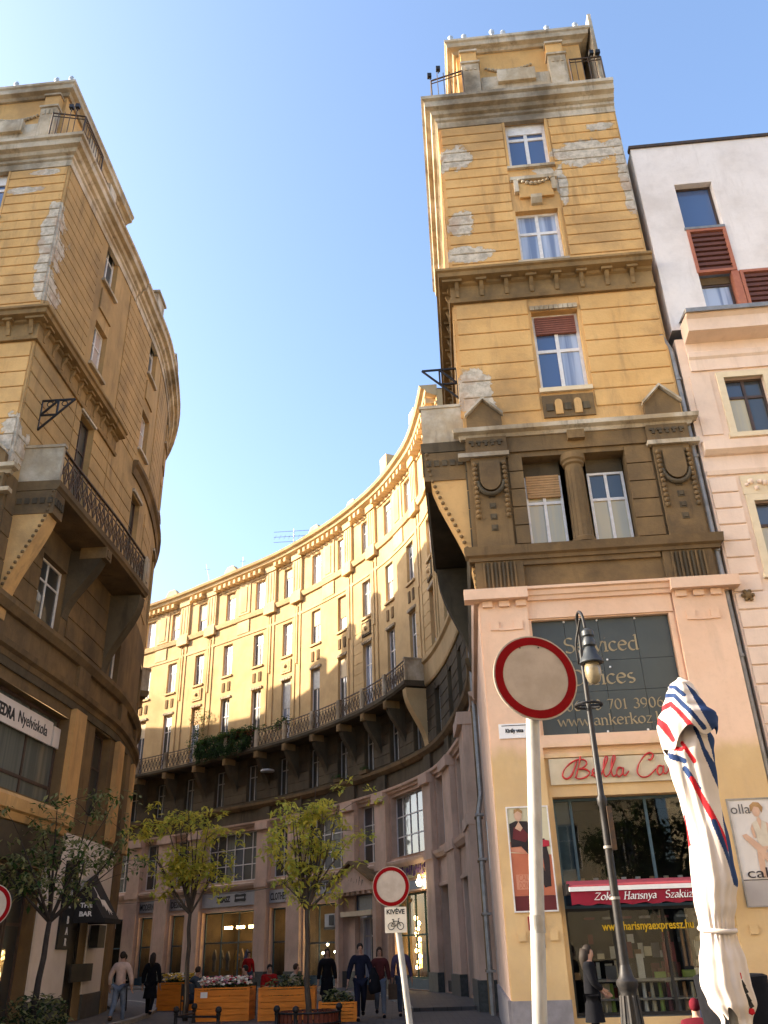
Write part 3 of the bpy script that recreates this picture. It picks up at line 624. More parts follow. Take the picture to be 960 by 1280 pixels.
# right tower side balcony
balcony(TR,rt,-7.6,-.12,1.0,[],[-4.0],M_STONE,M_DIRT_SHADE,-.12,mb=M_SOOT_SHADE)
scurve(TR,-.66,-.14,rt,M_OCH,M_DIRT_SHADE,.98,zbot=8.75); scurve(TR,-7.6,-7.1,rt,M_SOOT_SHADE,M_SOOT_SHADE,.98,zbot=8.75,beads=False)
MB().pbox(TR,-.66,-.13,11.62,12.28,0,1.0).build('balcony_frieze',M_DIRT_SHADE,rt)
for i in range(5): MB().pbox(TR,-.14,-.1,11.9,12.06,.08+i*.19,.2+i*.19).build('fret_block',M_SOOT_SHADE,rt)
MB().pbox(TR,-.68,-.11,11.5,11.64,0,1.03).build('frieze_moulding',M_DIRT_SHADE,rt)
# left tower side balcony
balcony(TL,lt,-8.1,-.55,1.05,[-4.3],[-7.75],M_STONE,M_DIRT_SHADE,-.55,mb=M_SOOT_SHADE)
scurve(TL,-1.1,-.57,lt,M_OCH,M_DIRT_SHADE,1.02,zbot=9.0); scurve(TL,-8.1,-7.6,lt,M_SOOT_SHADE,M_SOOT_SHADE,1.02,beads=False)
MB().pbox(TL,-1.12,-.55,11.62,12.28,0,1.05).build('balcony_frieze',M_DIRT_SHADE,lt)
for i in range(5): MB().pbox(TL,-.56,-.52,11.9,12.06,.08+i*.2,.2+i*.2).build('fret_block',M_SOOT_SHADE,lt)
for i in range(4): MB().pbox(TL,-1.05+i*.13,-.96+i*.13,11.85,12.05,1.04,1.09).build('fret_block',M_SOOT_SHADE,lt)
# ---- left building: long curved side
LW=[]; E_=64
for c in (3.85,9.05,14.2,18.8,23.4,28): LW.append(c)
top=[(-c-.5,-c+.5,21.95,24.0) for c in LW]; f5=[(-c-.5,-c+.5,18.5,20.25) for c in LW]; f4=[(-c-.52,-c+.52,13.6,16.6) for c in LW]
f3=[(-4.1,-2.5,9.72,11.5),(-9.3,-8.4,9.75,11.4)]+[(-c-.5,-c+.5,9.75,11.8) for c in LW[2:]]
mz=[(-5.65,-.35,5.3,7.68),(-9.45,-7.85,5.4,7.95),(-13.6,-12.4,5.4,8.0),(-18,-15,5.4,8.0)]
gr=[(-5.25,-.3,.12,3.72),(-9.35,-7.75,.12,3.2)]
wall('side_wall',TL,-E_,0,12.6,24.4,top+f5+f4,M_OCHS,lt,.28); wall('side_wall',TL,-E_,0,8.5,12.6,f3,M_DIRT_SHADE,lt,.3); wall('side_wall',TL,-E_,0,0,8.5,mz+gr,M_DIRT_SHADE,lt,.35)
for q in top: window(lt,TL,*q,-.2,2,[.65],M_FRAME,M_GLD)
for q in f5: window(lt,TL,*q,-.2,2,[.62],M_FRAME,[M_GLP,M_GLD])
for q in f4: window(lt,TL,*q,-.2,2,[.66],M_FRAMEB,M_GLD)
for q in f3: window(lt,TL,*q,-.2,2,[.66],M_FRAME,M_GLD)
for q in f4:
    b=MB(); n=8
    for k in range(n): b.pbox(TL,q[0]-.05+k*.145,q[0]+.08+k*.145,q[3]+.02,q[3]+.14,-.02,.09)
    b.build('window_cornice',M_STONE,lt)
for c in LW: MB().pbox(TL,-c-.5,-c+.5,20.75,21.6,-.02,.06).build('relief_panel',M_OCHS,lt)
for q in f5+top: MB().pbox(TL,q[0]-.1,q[1]+.1,q[2]-.1,q[2],-.1,.12).build('window_sill',M_STONE,lt)
allo=top+f5+f4
for a,c in ((-2.9,-.08),(-8.4,-5.75),(-13.2,-10.5),(-18,-15.3)):
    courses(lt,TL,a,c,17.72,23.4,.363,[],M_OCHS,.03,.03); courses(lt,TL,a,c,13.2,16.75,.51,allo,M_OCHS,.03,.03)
courses(lt,TL,-2.5,-.1,9.75,12.2,.55,f3,M_DIRT_SHADE,.03,.03); courses(lt,TL,-8.0,-4.5,9.75,12.2,.55,f3,M_DIRT_SHADE,.03,.03)
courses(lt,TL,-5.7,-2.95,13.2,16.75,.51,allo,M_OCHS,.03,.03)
MB().sweep(TL,-E_,-6.3,C1).build('main_cornice',M_STONE,lt); 
MB().sweep(TL,-E_,-8.2,[(-.05,17.2),(.06,17.2),(.1,17.5),(.2,17.6),(.2,17.75),(-.05,17.8)]).build('string_course',M_DIRT_SHADE,lt)
MB().sweep(TL,-E_,-.02,[(-.05,9.24),(.1,9.26),(.2,9.44),(.2,9.56),(-.05,9.62)]).build('sill_band',M_DIRT_SHADE,lt)
MB().sweep(TL,-E_,-.02,[(-.05,8.2),(.08,8.2),(.1,8.34),(.2,8.4),(.22,8.54),(-.05,8.58)]).build('shop_cornice',M_DIRT_SHADE,lt)
MB().sweep(TL,-E_,-.02,[(-.05,7.98),(.06,7.98),(.06,8.2),(-.05,8.2)]).build('frieze',M_SOOT_SHADE,lt)
for a,c in ((-6.6,-5.72),(-10.9,-10.0),(-14.6,-13.8)): MB().pbox(TL,a,c,4.9,8.0,-.02,.16).build('ochre_pier',M_OCH,lt); MB().pbox(TL,a-.03,c+.03,8.56,9.26,-.02,.1).build('pier_block',M_DIRT_SHADE,lt)
for s0,s1 in ((-8.9,-8.0),(-13.2,-12.1)): # parapet blocks on the roof edge
    MB().pbox(TL,s0,s1,24.45,25.5,-.3,.25).build('parapet_or_shadow_block',M_STONE,lt); MB().pbox(TL,s0-.08,s1+.08,25.5,25.6,-.32,.32).build('parapet_cap',M_STONE,lt)
MB().sweep(TL,-E_,-6.4,[(-.95,24.4),(-.6,24.4),(-.6,25.45),(-.95,25.45)]).build('parapet',M_STONE,lt)  # parapet made higher to lift the shadow edge on the crescent
b=MB(); st=[q for q in TL.stations(-E_,0)]; vs=[TL.P(q,o,24.4) for q in st for o in(-.1,-6.5)]; b.add(vs,[(2*i,2*i+1,2*i+3,2*i+2) for i in range(len(st)-1)]); b.build('roof',M_ZINC,lt,recalc=False)
MB().sweep(TL,-62,-21,[(-.5,24.4),(.0,24.4),(.0,25.7),(-.5,25.7)]).build('shadow_parapet',M_STONE,lt)  # unseen wall added to cast the far shadow on the crescent
for s_,w_ in ((-25.5,1.6),(-30.5,1.5),(-35,1.8),(-40,1.6),(-45,2)): MB().pbox(TL,s_-w_/2,s_+w_/2,25.7,27.1,-.5,0).build('parapet_or_shadow_block',M_STONE,lt)  # unseen blocks added to give that shadow its bumps
MB().pbox(TL,.0,FW,24.3,24.42,-8,-.1).build('roof',M_ZINC,lt)
balcony(TL,lt,-26,-20.2,1.0,[-21,-23.5],[-22,-24],M_STONE,M_DIRT_SHADE,-20.2,mb=M_SOOT_SHADE)
# mezzanine window with the language-school sign, ground-floor fronts
f=window(lt,TL,*mz[0],-.28,[.345,.69,.93],[.2],M_FRAMEB,M_GLG,.1,.08)
for q in mz[1:]: window(lt,TL,*q,-.28,2,[.6],M_FRAMEB,M_GLD)
MB().sweep(TL,-6.2,-.1,[(-.05,4.62),(.14,4.62),(.18,4.8),(.26,4.84),(.28,5.1),(.2,5.2),(-.05,5.28)]).build('shop_fascia',M_OCH,lt)
MB().sweep(TL,-6.2,-.1,[(-.05,3.75),(.1,3.78),(.1,4.6),(-.05,4.6)]).build('shop_frieze',M_SOOT_SHADE,lt)
for i in range(5):
    a=-5.2+i*.98; window(lt,TL,a+.04,a+.94,.14,3.7,-.3,1,[.64],M_FRAMEB,M_GLD,.07,.07,'shop_window')
wp=MB(); 
MB().pbox(TL,-7.75,-5.32,.72,4.75,-.02,.035).build('white_painted_wall',M_WPAINT,lt); MB().pbox(TL,-11.9,-9.35,.72,4.75,-.02,.035).build('white_painted_wall',M_WPAINT,lt); MB().pbox(TL,-9.35,-7.75,3.2,4.75,-.02,.035).build('white_painted_wall',M_WPAINT,lt)
MB().pbox(TL,-11.95,-9.37,-.02,.72,-.02,.06).build('plinth',M_GRAN,lt); MB().pbox(TL,-7.73,-5.3,-.02,.72,-.02,.06).build('plinth',M_GRAN,lt)
MB().pbox(TL,-13.1,-12.0,0,8,-.02,.1).build('rusted_pier',M_DIRT_SHADE,lt)
d=window(lt,TL,-9.3,-7.8,.14,3.15,-.25,2,[.75],M_BLACK,M_GLD,.09,.08,'bar_door')
s=thing('wall_sign','long white sign board reading KATEDRA Nyelviskola in the left mezzanine window','sign',TL.P(-3.4,0,6.9))
MB().pbox(TL,-5.05,-.3,6.82,7.44,-.22,-.17).build('sign_board',M_WPAINT,s); MB().pbox(TL,-5.6,-5.17,6.84,7.38,-.22,-.17).build('sign_board',M_WPAINT,s)
text('lettering','KATEDRA',.4,TL.frame(-2.1,-.165,6.98,-1),M_INK,s,off=.012,fit=1.42); text('lettering','Nyelviskola',.42,TL.frame(-3.85,-.165,7.0,-1),M_INK,s,fit=1.7)
# iron sign bracket above the left balcony
ib=MB(); A=TL.P(-.95,.03,15.35); B_=TL.P(-.95,.95,15.35); C_=TL.P(-.95,.03,14.4)
for a,c in ((A,B_),(B_,C_),(A,C_),(A.lerp(B_,.5),A.lerp(C_,.5)),(A.lerp(B_,.5),C_.lerp(B_,.5)),(A.lerp(C_,.5),C_.lerp(B_,.5))): ib.bar(a,c,.045)
for q in (.25,.7): ib.tube([A.lerp(B_,q)+Vector((.08*math.cos(k*PI/4),0,-.12+.08*math.sin(k*PI/4))) for k in range(9)],.015,4,False)
tag(ib.build('sign_bracket',M_IRON),'empty triangular black iron sign bracket above the left balcony','bracket')
ib=MB(); A=TR.P(-.95,.03,15.35); B_=TR.P(-.95,.95,15.35); C_=TR.P(-.95,.03,14.4)
for a,c in ((A,B_),(B_,C_),(A,C_),(A.lerp(B_,.5),A.lerp(C_,.5)),(A.lerp(B_,.5),C_.lerp(B_,.5)),(A.lerp(C_,.5),C_.lerp(B_,.5))): ib.bar(a,c,.045)
tag(ib.build('sign_bracket',M_IRON),'black iron sign bracket seen edge-on above the right tower balcony','bracket')
# ------------------------------------------------------------------ crescent building
ct=thing('crescent_building','long concave ochre apartment block with sunlit upper floors and pink shop storey at the end','building',(-2,46,0))
SE=50
WC=[8.5,5.9,11.3,14.35,17.1,19.72,22.4,25.15,28.1,30.95,34.0,37.0,39.95,42.7,45.5]
BIG=[(4.4,8.4),(13.75,17.7),(22.2,26.0),(30.2,34.95),(42.4,47)]; NAR=[(10.85,12.4),(19.15,20.85),(27.4,29.0),(36.4,38.0),(39.45,41.0)]
PIER=[(2.0,3.9),(8.8,10.4),(12.6,13.6),(17.9,19.0),(21.0,22.1),(26.1,27.3),(29.1,30.1),(35.05,36.35),(38.1,39.4),(41.1,42.3)]
tf=[(c-.47,c+.47,21.95,23.95) for c in WC if c>9.5]; f5=[(c-.47,c+.47,18.05,20.2) for c in WC if c>9.5]; f4=[(c-.45,c+.45,12.7,16.5) for c in WC]; f3=[(c-.45,c+.45,9.75,11.85) for c in WC]
mz=[(a,c,5.4,8.1) for a,c in BIG+NAR]; gr=[(a,c,.12,3.85) for a,c in BIG+NAR if (a,c)!=(19.15,20.85)]+[(19.5,21.9-1.0,.12,3.3)]
wall('wall',RC,7.3,SE,12.6,24.9,tf+f5+[q for q in f4 if q[0]>7.3],M_CRES,ct,.25); wall('wall',RC,0,7.3,12.6,17.4,[q for q in f4 if q[1]<7.3],M_CRES,ct,.25); MB().pbox(RC,7.3,7.6,17.0,24.9,-8,-.02).build('end_wall',M_CRES,ct); wall('wall',RC,0,SE,8.5,12.6,f3,M_SOOT_SHADE,ct,.3); wall('wall',RC,0,SE,0,8.5,mz+gr,M_PINKD,ct,.4)
for s0_,s1_,z_ in ((0,7.3,17.4),(7.3,SE,24.95)):
    b=MB(); st=RC.stations(s0_,s1_); vs=[RC.P(q,o,z_) for q in st for o in(0,-10)]; b.add(vs,[(2*i,2*i+1,2*i+3,2*i+2) for i in range(len(st)-1)]); b.build('roof',M_ZINC,ct,recalc=False)
for i,q in enumerate(tf):
    f=window(ct,RC,*q,-.18,2,[.66],M_FRAME,M_GLP if i%3 else M_GL,.05,.05,split=False)
    if i in (9,10): MB().pbox(RC.chord(q[0],q[1]),.03,.81,22.75,23.9,-.16,-.13).build('lowered_blind',M_CREAM,f)
for i,q in enumerate(f5): window(ct,RC,*q,-.18,2,[.68],M_FRAME,M_GL if i%2 else M_GLP,.05,.05,split=False); MB().pbox(RC,q[0]-.08,q[1]+.08,17.93,18.05,-.05,.1).build('window_sill',M_CREST,ct)
for i,q in enumerate(f4):
    window(ct,RC,*q,-.18,2,[.7],M_FRAME,[M_GLD,M_GL,M_GLC][i%3],.06,.06,split=True); b=MB()
    for k in range(7): b.pbox(RC,q[0]-.1+k*.158,q[0]+.0+k*.158,16.52,16.66,-.02,.1)
    b.build('window_cornice',M_STONE,ct)
    for s in (q[0]+.05,q[1]-.3): MB().pbox(RC,s,s+.24,17.0,17.6,-.02,.05).build('relief_panel',M_DIRT_SHADE,ct); 
rb=random.Random(4)
for q in tf+f5+f4:
    if q[0]<30 or q[0]>31.5:
        if rb.random()<.42: ch=RC.chord(q[0],q[1]); hh=(q[3]-q[2])*rb.choice([.2,.3,.45,.6]); MB().pbox(ch,.04,ch.len-.04,q[3]-hh,q[3]-.03,-.165,-.14).build('lowered_blind',rb.choice([M_CREAM,M_FRAME,M_BLIND,M_FRAMEG]),ct)
for q in f3: window(ct,RC,*q,-.22,2,[.66],M_FRAMEG,M_GLD,.05,.05,split=False)
for a,c,z0,z1 in mz:
    n=max(2,round((c-a)/.78)); window(ct,RC,a,c,z0,z1,-.3,n,[.33,.66],M_FRAME,[M_GLG,M_GLD,M_GL] if a>10 else M_GLG,.07,.05)
SINGLE=[(13.15,.85),(18.85,.85),(21.55,.85),(27.05,.95),(29.75,.95),(35.9,.95),(38.85,1.0),(44.4,1.0)]
for c,w in SINGLE+[(10.4,.85)]:
    MB().pbox(RC,c-w/2,c+w/2,21.95,24.35,-.02,.15).build('pilaster',M_CREST,ct); MB().pbox(RC,c-w/2-.05,c+w/2+.05,24.2,24.7,-.02,.24).build('pilaster_capital',M_CREST,ct)
    MB().pbox(RC,c-w/2-.06,c+w/2+.06,21.25,21.92,-.02,.26).build('pilaster_base',M_CREST,ct)
    for k in (-1,1): MB().pbox(RC,c+k*w*.28-.1,c+k*w*.28+.1,12.65,21.2,-.02,.055).build('pilaster_strip',M_CRES,ct)
    MB().pbox(RC,c-.06,c+.06,17.3,21.0,-.02,.09).build('pilaster_fillet',M_CREST,ct)
    for k in (-.3,0,.3): MB().pbox(RC,c+k*w-.05,c+k*w+.05,22.1,24.1,.15,.18).build('pilaster_flute',M_CREST,ct)
MB().sweep(RC,7.3,SE,[(-.05,24.55),(.1,24.55),(.5,24.72),(.55,24.86),(.72,24.92),(.8,25.06),(-.05,25.16)]).build('main_cornice',M_CREST,ct)
MB().sweep(RC,7.3,SE,[(-.05,24.12),(.06,24.12),(.08,24.22),(-.05,24.24)]).build('frieze_moulding',M_CREST,ct)
MB().sweep(RC,7.3,SE,[(-.05,21.5),(.12,21.52),(.18,21.68),(.22,21.8),(-.05,21.86)]).build('string_course',M_CREST,ct)
MB().sweep(RC,7.3,SE,[(-.05,20.4),(.05,20.4),(.07,20.55),(-.05,20.56)]).build('string_course',M_CREST,ct)
MB().sweep(RC,0,SE,[(-.05,9.24),(.1,9.26),(.24,9.42),(.26,9.56),(-.05,9.62)]).build('sill_band',M_DIRT_SHADE,ct)
MB().sweep(RC,0,SE,[(-.05,8.26),(.1,8.28),(.12,8.36),(.22,8.42),(.24,8.52),(-.05,8.56)]).build('shop_cornice',M_PINKD,ct)
MB().sweep(RC,0,7.3,[(-.3,17.3),(.12,17.3),(.2,17.42),(.2,17.5),(-.3,17.55)]).build('wing_cornice',M_CREST,ct)
MB().sweep(RC,0,13,[(-.05,12.3),(.06,12.3),(.1,12.4),(.1,13.3),(.2,13.4),(.2,13.55),(-.05,13.6)]).build('sweeping_band',M_CRES,ct)
MB().sweep(RC,3.9,SE,[(-.05,4.92),(.12,4.94),(.22,5.1),(.24,5.22),(-.05,5.32)]).build('mezzanine_sill',M_PINKD,ct)
MB().sweep(RC,3.9,18.9,[(-.05,3.85),(.05,3.88),(.05,4.0),(-.05,4.05)]).build('shop_lintel',M_PINKD,ct)
x=7.7
while x<SE-.5:
    if not any(abs(x-c)<w/2+.12 for c,w in SINGLE): MB().pbox(RC,x-.11,x+.11,24.28,24.56,.0,.5).build('modillion',M_CREST,ct)
    x+=.52
for (s0,s1) in ((23.2,24.4),(15.1,16.3),(31.9,33.1),(40.7,41.9)):
    MB().pbox(RC,s0,s1,21.95,24.1,-.02,.06).build('blank_panel',M_CREST,ct); MB().pbox(RC,s0+.3,s1-.3,22.1,23.9,.05,.1).build('panel_inset',M_CRES,ct); MB().pbox(RC,s0,s1,20.6,21.45,-.02,.07).build('blank_panel',M_CREST,ct)
for c in (28.1,37.0,19.72,11.3):
    MB().pbox(RC,c-.48,c+.48,16.95,17.75,-.02,.08).build('relief_frame',M_SOOT_SHADE if c<20 else M_CREST,ct); MB().pbox(RC,c-.36,c+.36,17.06,17.64,.06,.1).build('relief_tablet',M_CRES,ct); b=MB(); b.ball(RC.P(c,.1,17.36),.14,8); b.build('relief_boss',M_CREST,ct,smooth=True)
for a,c in ((18.95,21.45),(10.6,13.0),(13.3,13.9),(0.1,5.4)): courses(ct,RC,a,c,12.75,17.9 if a>8 else 17.2,.55,f4+[(11.3-.5,11.3+.5,16.9,17.8),(19.72-.5,19.72+.5,16.9,17.8)],M_CRES,.02,.035)
for i in range(len(WC)):
    g=sorted(WC)[i]; g0=sorted(WC)[i-1]+.45 if i else .2
    if g-.45-g0>.3: courses(ct,RC,g0+.04,g-.49,9.75,12.2,.5,[],M_SOOT_SHADE,.025,.035)
for s in (3.0,9.6,13.1,18.45,21.55,26.7,29.6,35.7,38.75,41.7): MB().pbox(RC,s-.42,s+.42,8.54,9.25,-.02,.12).build('apron_block',M_SOOT_SHADE,ct)
for a,c in PIER:
    o=.22 if a>3 else .5
    MB().pbox(RC,a,c,.78,8.27,-.02,o).build('pier',M_PINKD,ct); MB().pbox(RC,a-.04,c+.04,8.0,8.4,-.02,o+.16).build('pier_capital',M_PINKD,ct); MB().pbox(RC,a-.03,c+.03,4.95,5.3,-.02,o+.06).build('pier_band',M_PINKD,ct)
    MB().pbox(RC,a-.04,c+.04,-.02,.78,-.02,o+.06).build('pier_plinth',M_GRAN,ct)
for a,c in BIG+NAR: MB().pbox(RC,a,c,-.02,.5,-.2,-.08).build('stall_riser',M_GRAN if a<13 else M_TEAL,ct)
for s in (25.15,16.3,34.0,10.2,40.5,21): # parapet pediments on the roof edge
    b=MB(); b.poly([RC.P(s-.6,-.1,25.1),RC.P(s+.6,-.1,25.1),RC.P(s+.6,-.1,25.5),RC.P(s+.3,-.1,25.85),RC.P(s-.3,-.1,25.85),RC.P(s-.6,-.1,25.5)],RC.P(s,.25,0)-RC.P(s,-.1,0)); b.build('parapet_pediment',M_CREST,ct)
for s,zt in ((17.4,27.1),(13.2,27.6)): MB().pbox(RC,s-.4,s+.4,24.9,zt,-.9,.0).build('chimney_stack',M_CREST,ct)
for s in (29.3,37.5): MB().pbox(RC,s-.8,s+.8,25.1,25.75,-.9,-.2).build('roof_dormer',M_CREST,ct)
balcony(RC,ct,12.95,46,1.0,[15.9,18.65,21.2,24.0,26.8,29.55,32.45,35.45,38.5,41.5],[15.9,18.65,21.2,24.0,26.8,29.55,32.45,35.45,38.5,41.5],M_STONE,M_DIRT_SHADE,12.95,.34,mb=M_SOOT_SHADE)
scurve(RC,13.0,13.5,ct,M_CRES,M_SOOT_SHADE,1.0,beads=False)
# aerials
b=MB(); p=RC.P(30,-2,25); b.tube([p,p+Vector((0,0,3.2))],.03,5)
for k,z in enumerate((2.2,2.6,3.0)): b.bar(p+Vector((-1.4,0,z)),p+Vector((1.6,0,z+.1)),.025)
for k in range(9): b.bar(p+Vector((-1.3+k*.33,-.5,2.2)),p+Vector((-1.3+k*.33,.5,3.0)),.02)
tag(b.build('roof_aerial',M_ZINC),'comb-shaped television aerial on the crescent roof','aerial')
for s,h,dx in ((37.6,2.6,-.6),(34.4,2.2,0)):
    b=MB(); p=RC.P(s,-1.2,25); b.tube([p,p+Vector((dx,0,h))],[.03,.015],5); b.bar(p+Vector((dx*.8-.2,0,h*.85)),p+Vector((dx*.8+.2,0,h*.85)),.02)
    tag(b.build('roof_aerial',M_ZINC),'leaning thin rod aerial nearest the left end of the crescent roof' if dx else 'upright thin rod aerial on the crescent roof behind a small pediment','aerial')
# ---- shops under the crescent
def room(path,s0,s1,z0,z1,o,par,m,d=2.2):
    b=MB(); A=[path.P(s0,o,z0,0),path.P(s1,o,z0,1),path.P(s1,o-d,z0,1),path.P(s0,o-d,z0,0)]; B=[p+Vector((0,0,z1-z0)) for p in A]
    b.add(A+B,[(0,1,2,3),(4,5,6,7),(1,2,6,5),(2,3,7,6),(3,0,4,7)]); return b.build('shop_interior',m,par,recalc=False)
M_CLR=clear('shop_glass',(.9,.92,.91))
def shopfront(a,c,cols,rows,fm,z1=3.84,lit=0,name='shop_window',oo=-.3):
    window(ct,RC,a+.01,c-.01,.5,z1,oo,cols,rows,fm,M_CLR,.08,.07,name); room(RC,a,c,.12,z1,oo-.08,ct,M_INT)
    for k in range(lit):
        s=a+(c-a)*(k+.7)/(lit+.4); b=MB(); b.pbox(RC,s-.28,s+.28,2.98,3.12,oo-1.2,oo-1.05); b.build('ceiling_lamp',M_LAMPW,ct)
shopfront(30.2,34.95,[.36,.68],[.52],M_TEAL,lit=4); shopfront(27.4,29,1,[.5],M_TEAL,lit=1); shopfront(36.4,38,1,[.5],M_TEAL,lit=1); shopfront(39.45,41,1,[.5],M_TEAL,lit=1)
shopfront(22.2,26.0,[.3,.72],[.46],M_TEAL,lit=2); shopfront(13.75,17.7,[.3,.55,.78],[.5],M_GREEN,lit=2); shopfront(10.85,12.4,1,[.6],M_FRAMEG); shopfront(4.4,8.4,3,[.3,.6],M_FRAMEG); shopfront(42.4,47,3,[.5],M_TEAL)
for i in range(14): b=MB(); b.ball(RC.P(22.6+rnd.random()*3.2,-1.1,1.5+rnd.random()*1.6),.07,6); b.build('hanging_bulb',M_LAMPC,ct,smooth=True)
MC=[mat('stock_'+n,c,tuple(x*.7 for x in c),6,.8) for n,c in (('red',(.3,.03,.03)),('beige',(.4,.3,.2)),('blue',(.08,.1,.25)),('grey',(.16,.15,.15)),('mustard',(.45,.25,.04)),('white',(.6,.55,.5)))]
def garment(par,p,t,h,m):
    b=MB(); w=.24
    pr=[(-.5,0),(-.42,.55),(-.75,.5),(-.8,.6),(-.3,.92),(-.1,1),(.1,1),(.3,.92),(.8,.6),(.75,.5),(.42,.55),(.5,0)]
    n=Vector((-t.y,t.x,0)); b.poly([p+t*(x*w)+Vector((0,0,z*h)) for x,z in pr],n*.1); return b.build('hanging_garment',m,par)
for a,c in ((30.3,34.8),(27.5,28.9),(36.5,37.9),(39.6,40.9),(13.9,17.5)):
    n=int((c-a)/.55)
    for k in range(n):
        s=a+(k+.5)*(c-a)/n; p=RC.P(s,-.75-rnd.random()*.4,.7+rnd.random()*.25); t=RC.t[RC.seg(s)]; garment(ct,p,t.to_3d(),.9+rnd.random()*.25,rnd.choice(MC))
def signboard(label,a,c,z0,z1,m,body=None,mt=None,size=.4,fit=None,o=.06,off=.01):
    t=thing('shop_sign',label,'sign',RC.P((a+c)/2,o,z0)); MB().pbox(RC,a,c,z0,z1,-.02,o).build('sign_board',m,t)
    if body: text('lettering',body,size,RC.frame((a+c)/2,o+.004,(z0+z1)/2-size*.36,-1),mt,t,off=off,fit=fit)
    return t
signboard('grey sign board reading MODERN above the leftmost narrow shop window',39.5,41.0,4.1,4.75,M_SGREY,'MODERN',M_INK,.5,1.3)
signboard('grey sign board reading DESIGN behind the left yellow tree',36.4,38.05,4.1,4.75,M_SGREY,'DESIGN',M_INK,.5,1.35)
z=signboard('pale sign board with a black emblem over the widest left shop window',30.2,34.95,4.1,4.85,M_SLIGHT,None)
text('lettering','ZGASZ',.42,RC.frame(33.0,.064,4.34,-1),M_INK,z,off=.02,fit=1.25)
b=MB(); p=[RC.P(32.0-x*1.0,.062,4.3+y*.42) for x,y in ((0,.1),(.08,0),(.5,.08),(.92,0),(1,.2),(.93,.5),(1,.85),(.9,1),(.5,.9),(.1,1),(0,.8),(.06,.5))]; b.poly(p,RC.P(31.5,.08,0)-RC.P(31.5,.06,0)); b.build('emblem',M_INK,z)
b=MB(); b.pbox(RC,31.15,31.85,4.47,4.56,.08,.088); b.build('emblem_bar',M_SLIGHT,z)
signboard('grey sign board reading CLOTHES between two pink piers',27.4,29.0,4.1,4.75,M_SLIGHT,'CLOTHES',M_INK,.5,1.4)
z=signboard('long pale sign board reading VINTAGE with a dress-shaped letter',22.2,26.0,4.3,5.0,M_SLIGHT,None)
text('lettering','VINTAGE',.5,RC.frame(23.75,.064,4.5,-1),M_INK,z,off=.015,fit=2.3)
b=MB(); b.poly([RC.P(23.22+x,.066,4.83+y) for x,y in ((-.17,0),(.17,0),(.05,.2),(.1,.28),(-.1,.28),(-.05,.2))],RC.P(24,.08,0)-RC.P(24,.066,0)); b.build('dress_mark',M_INK,z)
# gabled portal
pt=thing('gabled_portal','small pink gabled entrance portal projecting between the vintage shop and the green shop','portal',RC.P(20.4,.4,0))
p=[RC.P(18.55,.0,4.15),RC.P(18.55,0,4.5),RC.P(20.5,0,5.35),RC.P(22.4,0,4.5),RC.P(22.4,0,4.15)]; dv=RC.P(20.4,.7,0)-RC.P(20.4,0,0)
MB().poly(p,dv).build('gable',M_PINKD,pt)
for u,v,z0,z1 in ((18.35,20.5,4.46,5.42),(20.5,22.6,5.42,4.46)): MB().poly([RC.P(u,0,z0),RC.P(v,0,z1),RC.P(v,0,z1+.12),RC.P(u,0,z0+.12)],dv*1.25).build('gable_roof',M_DIRT_SHADE,pt)
for k in range(7): MB().pbox(RC,18.8+k*.5,19.05+k*.5,4.02,4.16,0,.68).build('dentil',M_PINKD,pt)
pv=RC.frame(20.45,.71,4.38,-1)
b=MB()
for k in range(9):
    x=-1.05+k*.26; b.bar(pv@Vector((x-.08,-.02,0)),pv@Vector((x+.03,.3+.1*math.sin(k*2.1),0)),.05,.02); b.tube([pv@Vector((x+.07*math.cos(q*PI/4),.1+.1*math.sin(q*PI/4)+.04*math.sin(k),.0)) for q in range(9)],.022,4,False)
b.build('ornamental_lettering',M_INK,pt)
for s in (18.7,22.25): MB().pbox(RC,s-.16,s+.16,0,4.1,0,.5).build('portal_pier',M_PINKD,pt)
MB().pbox(RC,19.15,21.7,3.35,4.0,.0,.12).build('sign_panel',mat('dark_blue_panel',(.06,.08,.16),(.03,.05,.1),9,.4),pt); MB().pbox(RC,19.0,21.9,3.1,3.32,-.1,.5).build('portal_hood',M_CREAM,pt)
f=window(pt,RC,19.55,20.85,.14,3.05,-.2,2,[.72],M_FRAMEG,[M_GLD,M_GLC],.1,.08,'entrance_door')
ac=thing('air_conditioner','white boxed air conditioner fixed beside the gabled portal','air conditioner',RC.P(22.9,.3,2.7)); MB().pbox(RC,22.45,23.35,2.72,3.3,.02,.5).build('casing',M_FRAMEG,ac); MB().pbox(RC,22.5,22.95,2.78,3.24,.5,.52).build('fan_grille',M_INK,ac); MB().pbox(RC,22.4,23.4,2.6,2.7,.02,.52).build('bracket',M_IRON,ac)
z=signboard('yellow sign board with purple scrolling letters above the green shop',13.75,18.2,4.42,5.0,mat('yellow_board',(.5,.38,.12),(.4,.32,.16),3,.6))
PUR=mat('purple_lettering',(.13,.07,.16),(.1,.05,.13),6,.6); b=MB()
for k in range(16):
    s=17.8-k*.25; pv=RC.frame(s,.07,4.72+.05*math.sin(k*1.7),-1); b.bar(pv@Vector((-.06,-.2,0)),pv@Vector((.05,.2,0)),.075,.02); b.tube([pv@Vector((.08*math.cos(q*PI/4),.1*math.sin(q*PI/4)+(.08 if k%2 else -.08),0)) for q in range(9)],.028,4,False)
b.build('scroll_lettering',PUR,z)
signboard('narrow blue-grey sign strip under the yellow board of the green shop',13.9,17.6,3.95,4.3,mat('blue_grey_strip',(.16,.2,.25),(.12,.15,.19),5,.5))
b=MB(); b.ball(RC.P(14.2,.3,4.1),.12,8); b.lathe([(.03,-.0),(.14,.06),(.05,.2),(.02,.35)],RC.P(14.2,.3,4.1),8); l=b.build('wall_lamp',M_LAMPC,smooth=True); tag(l,'small lit globe lamp at the right end of the yellow sign','lamp')
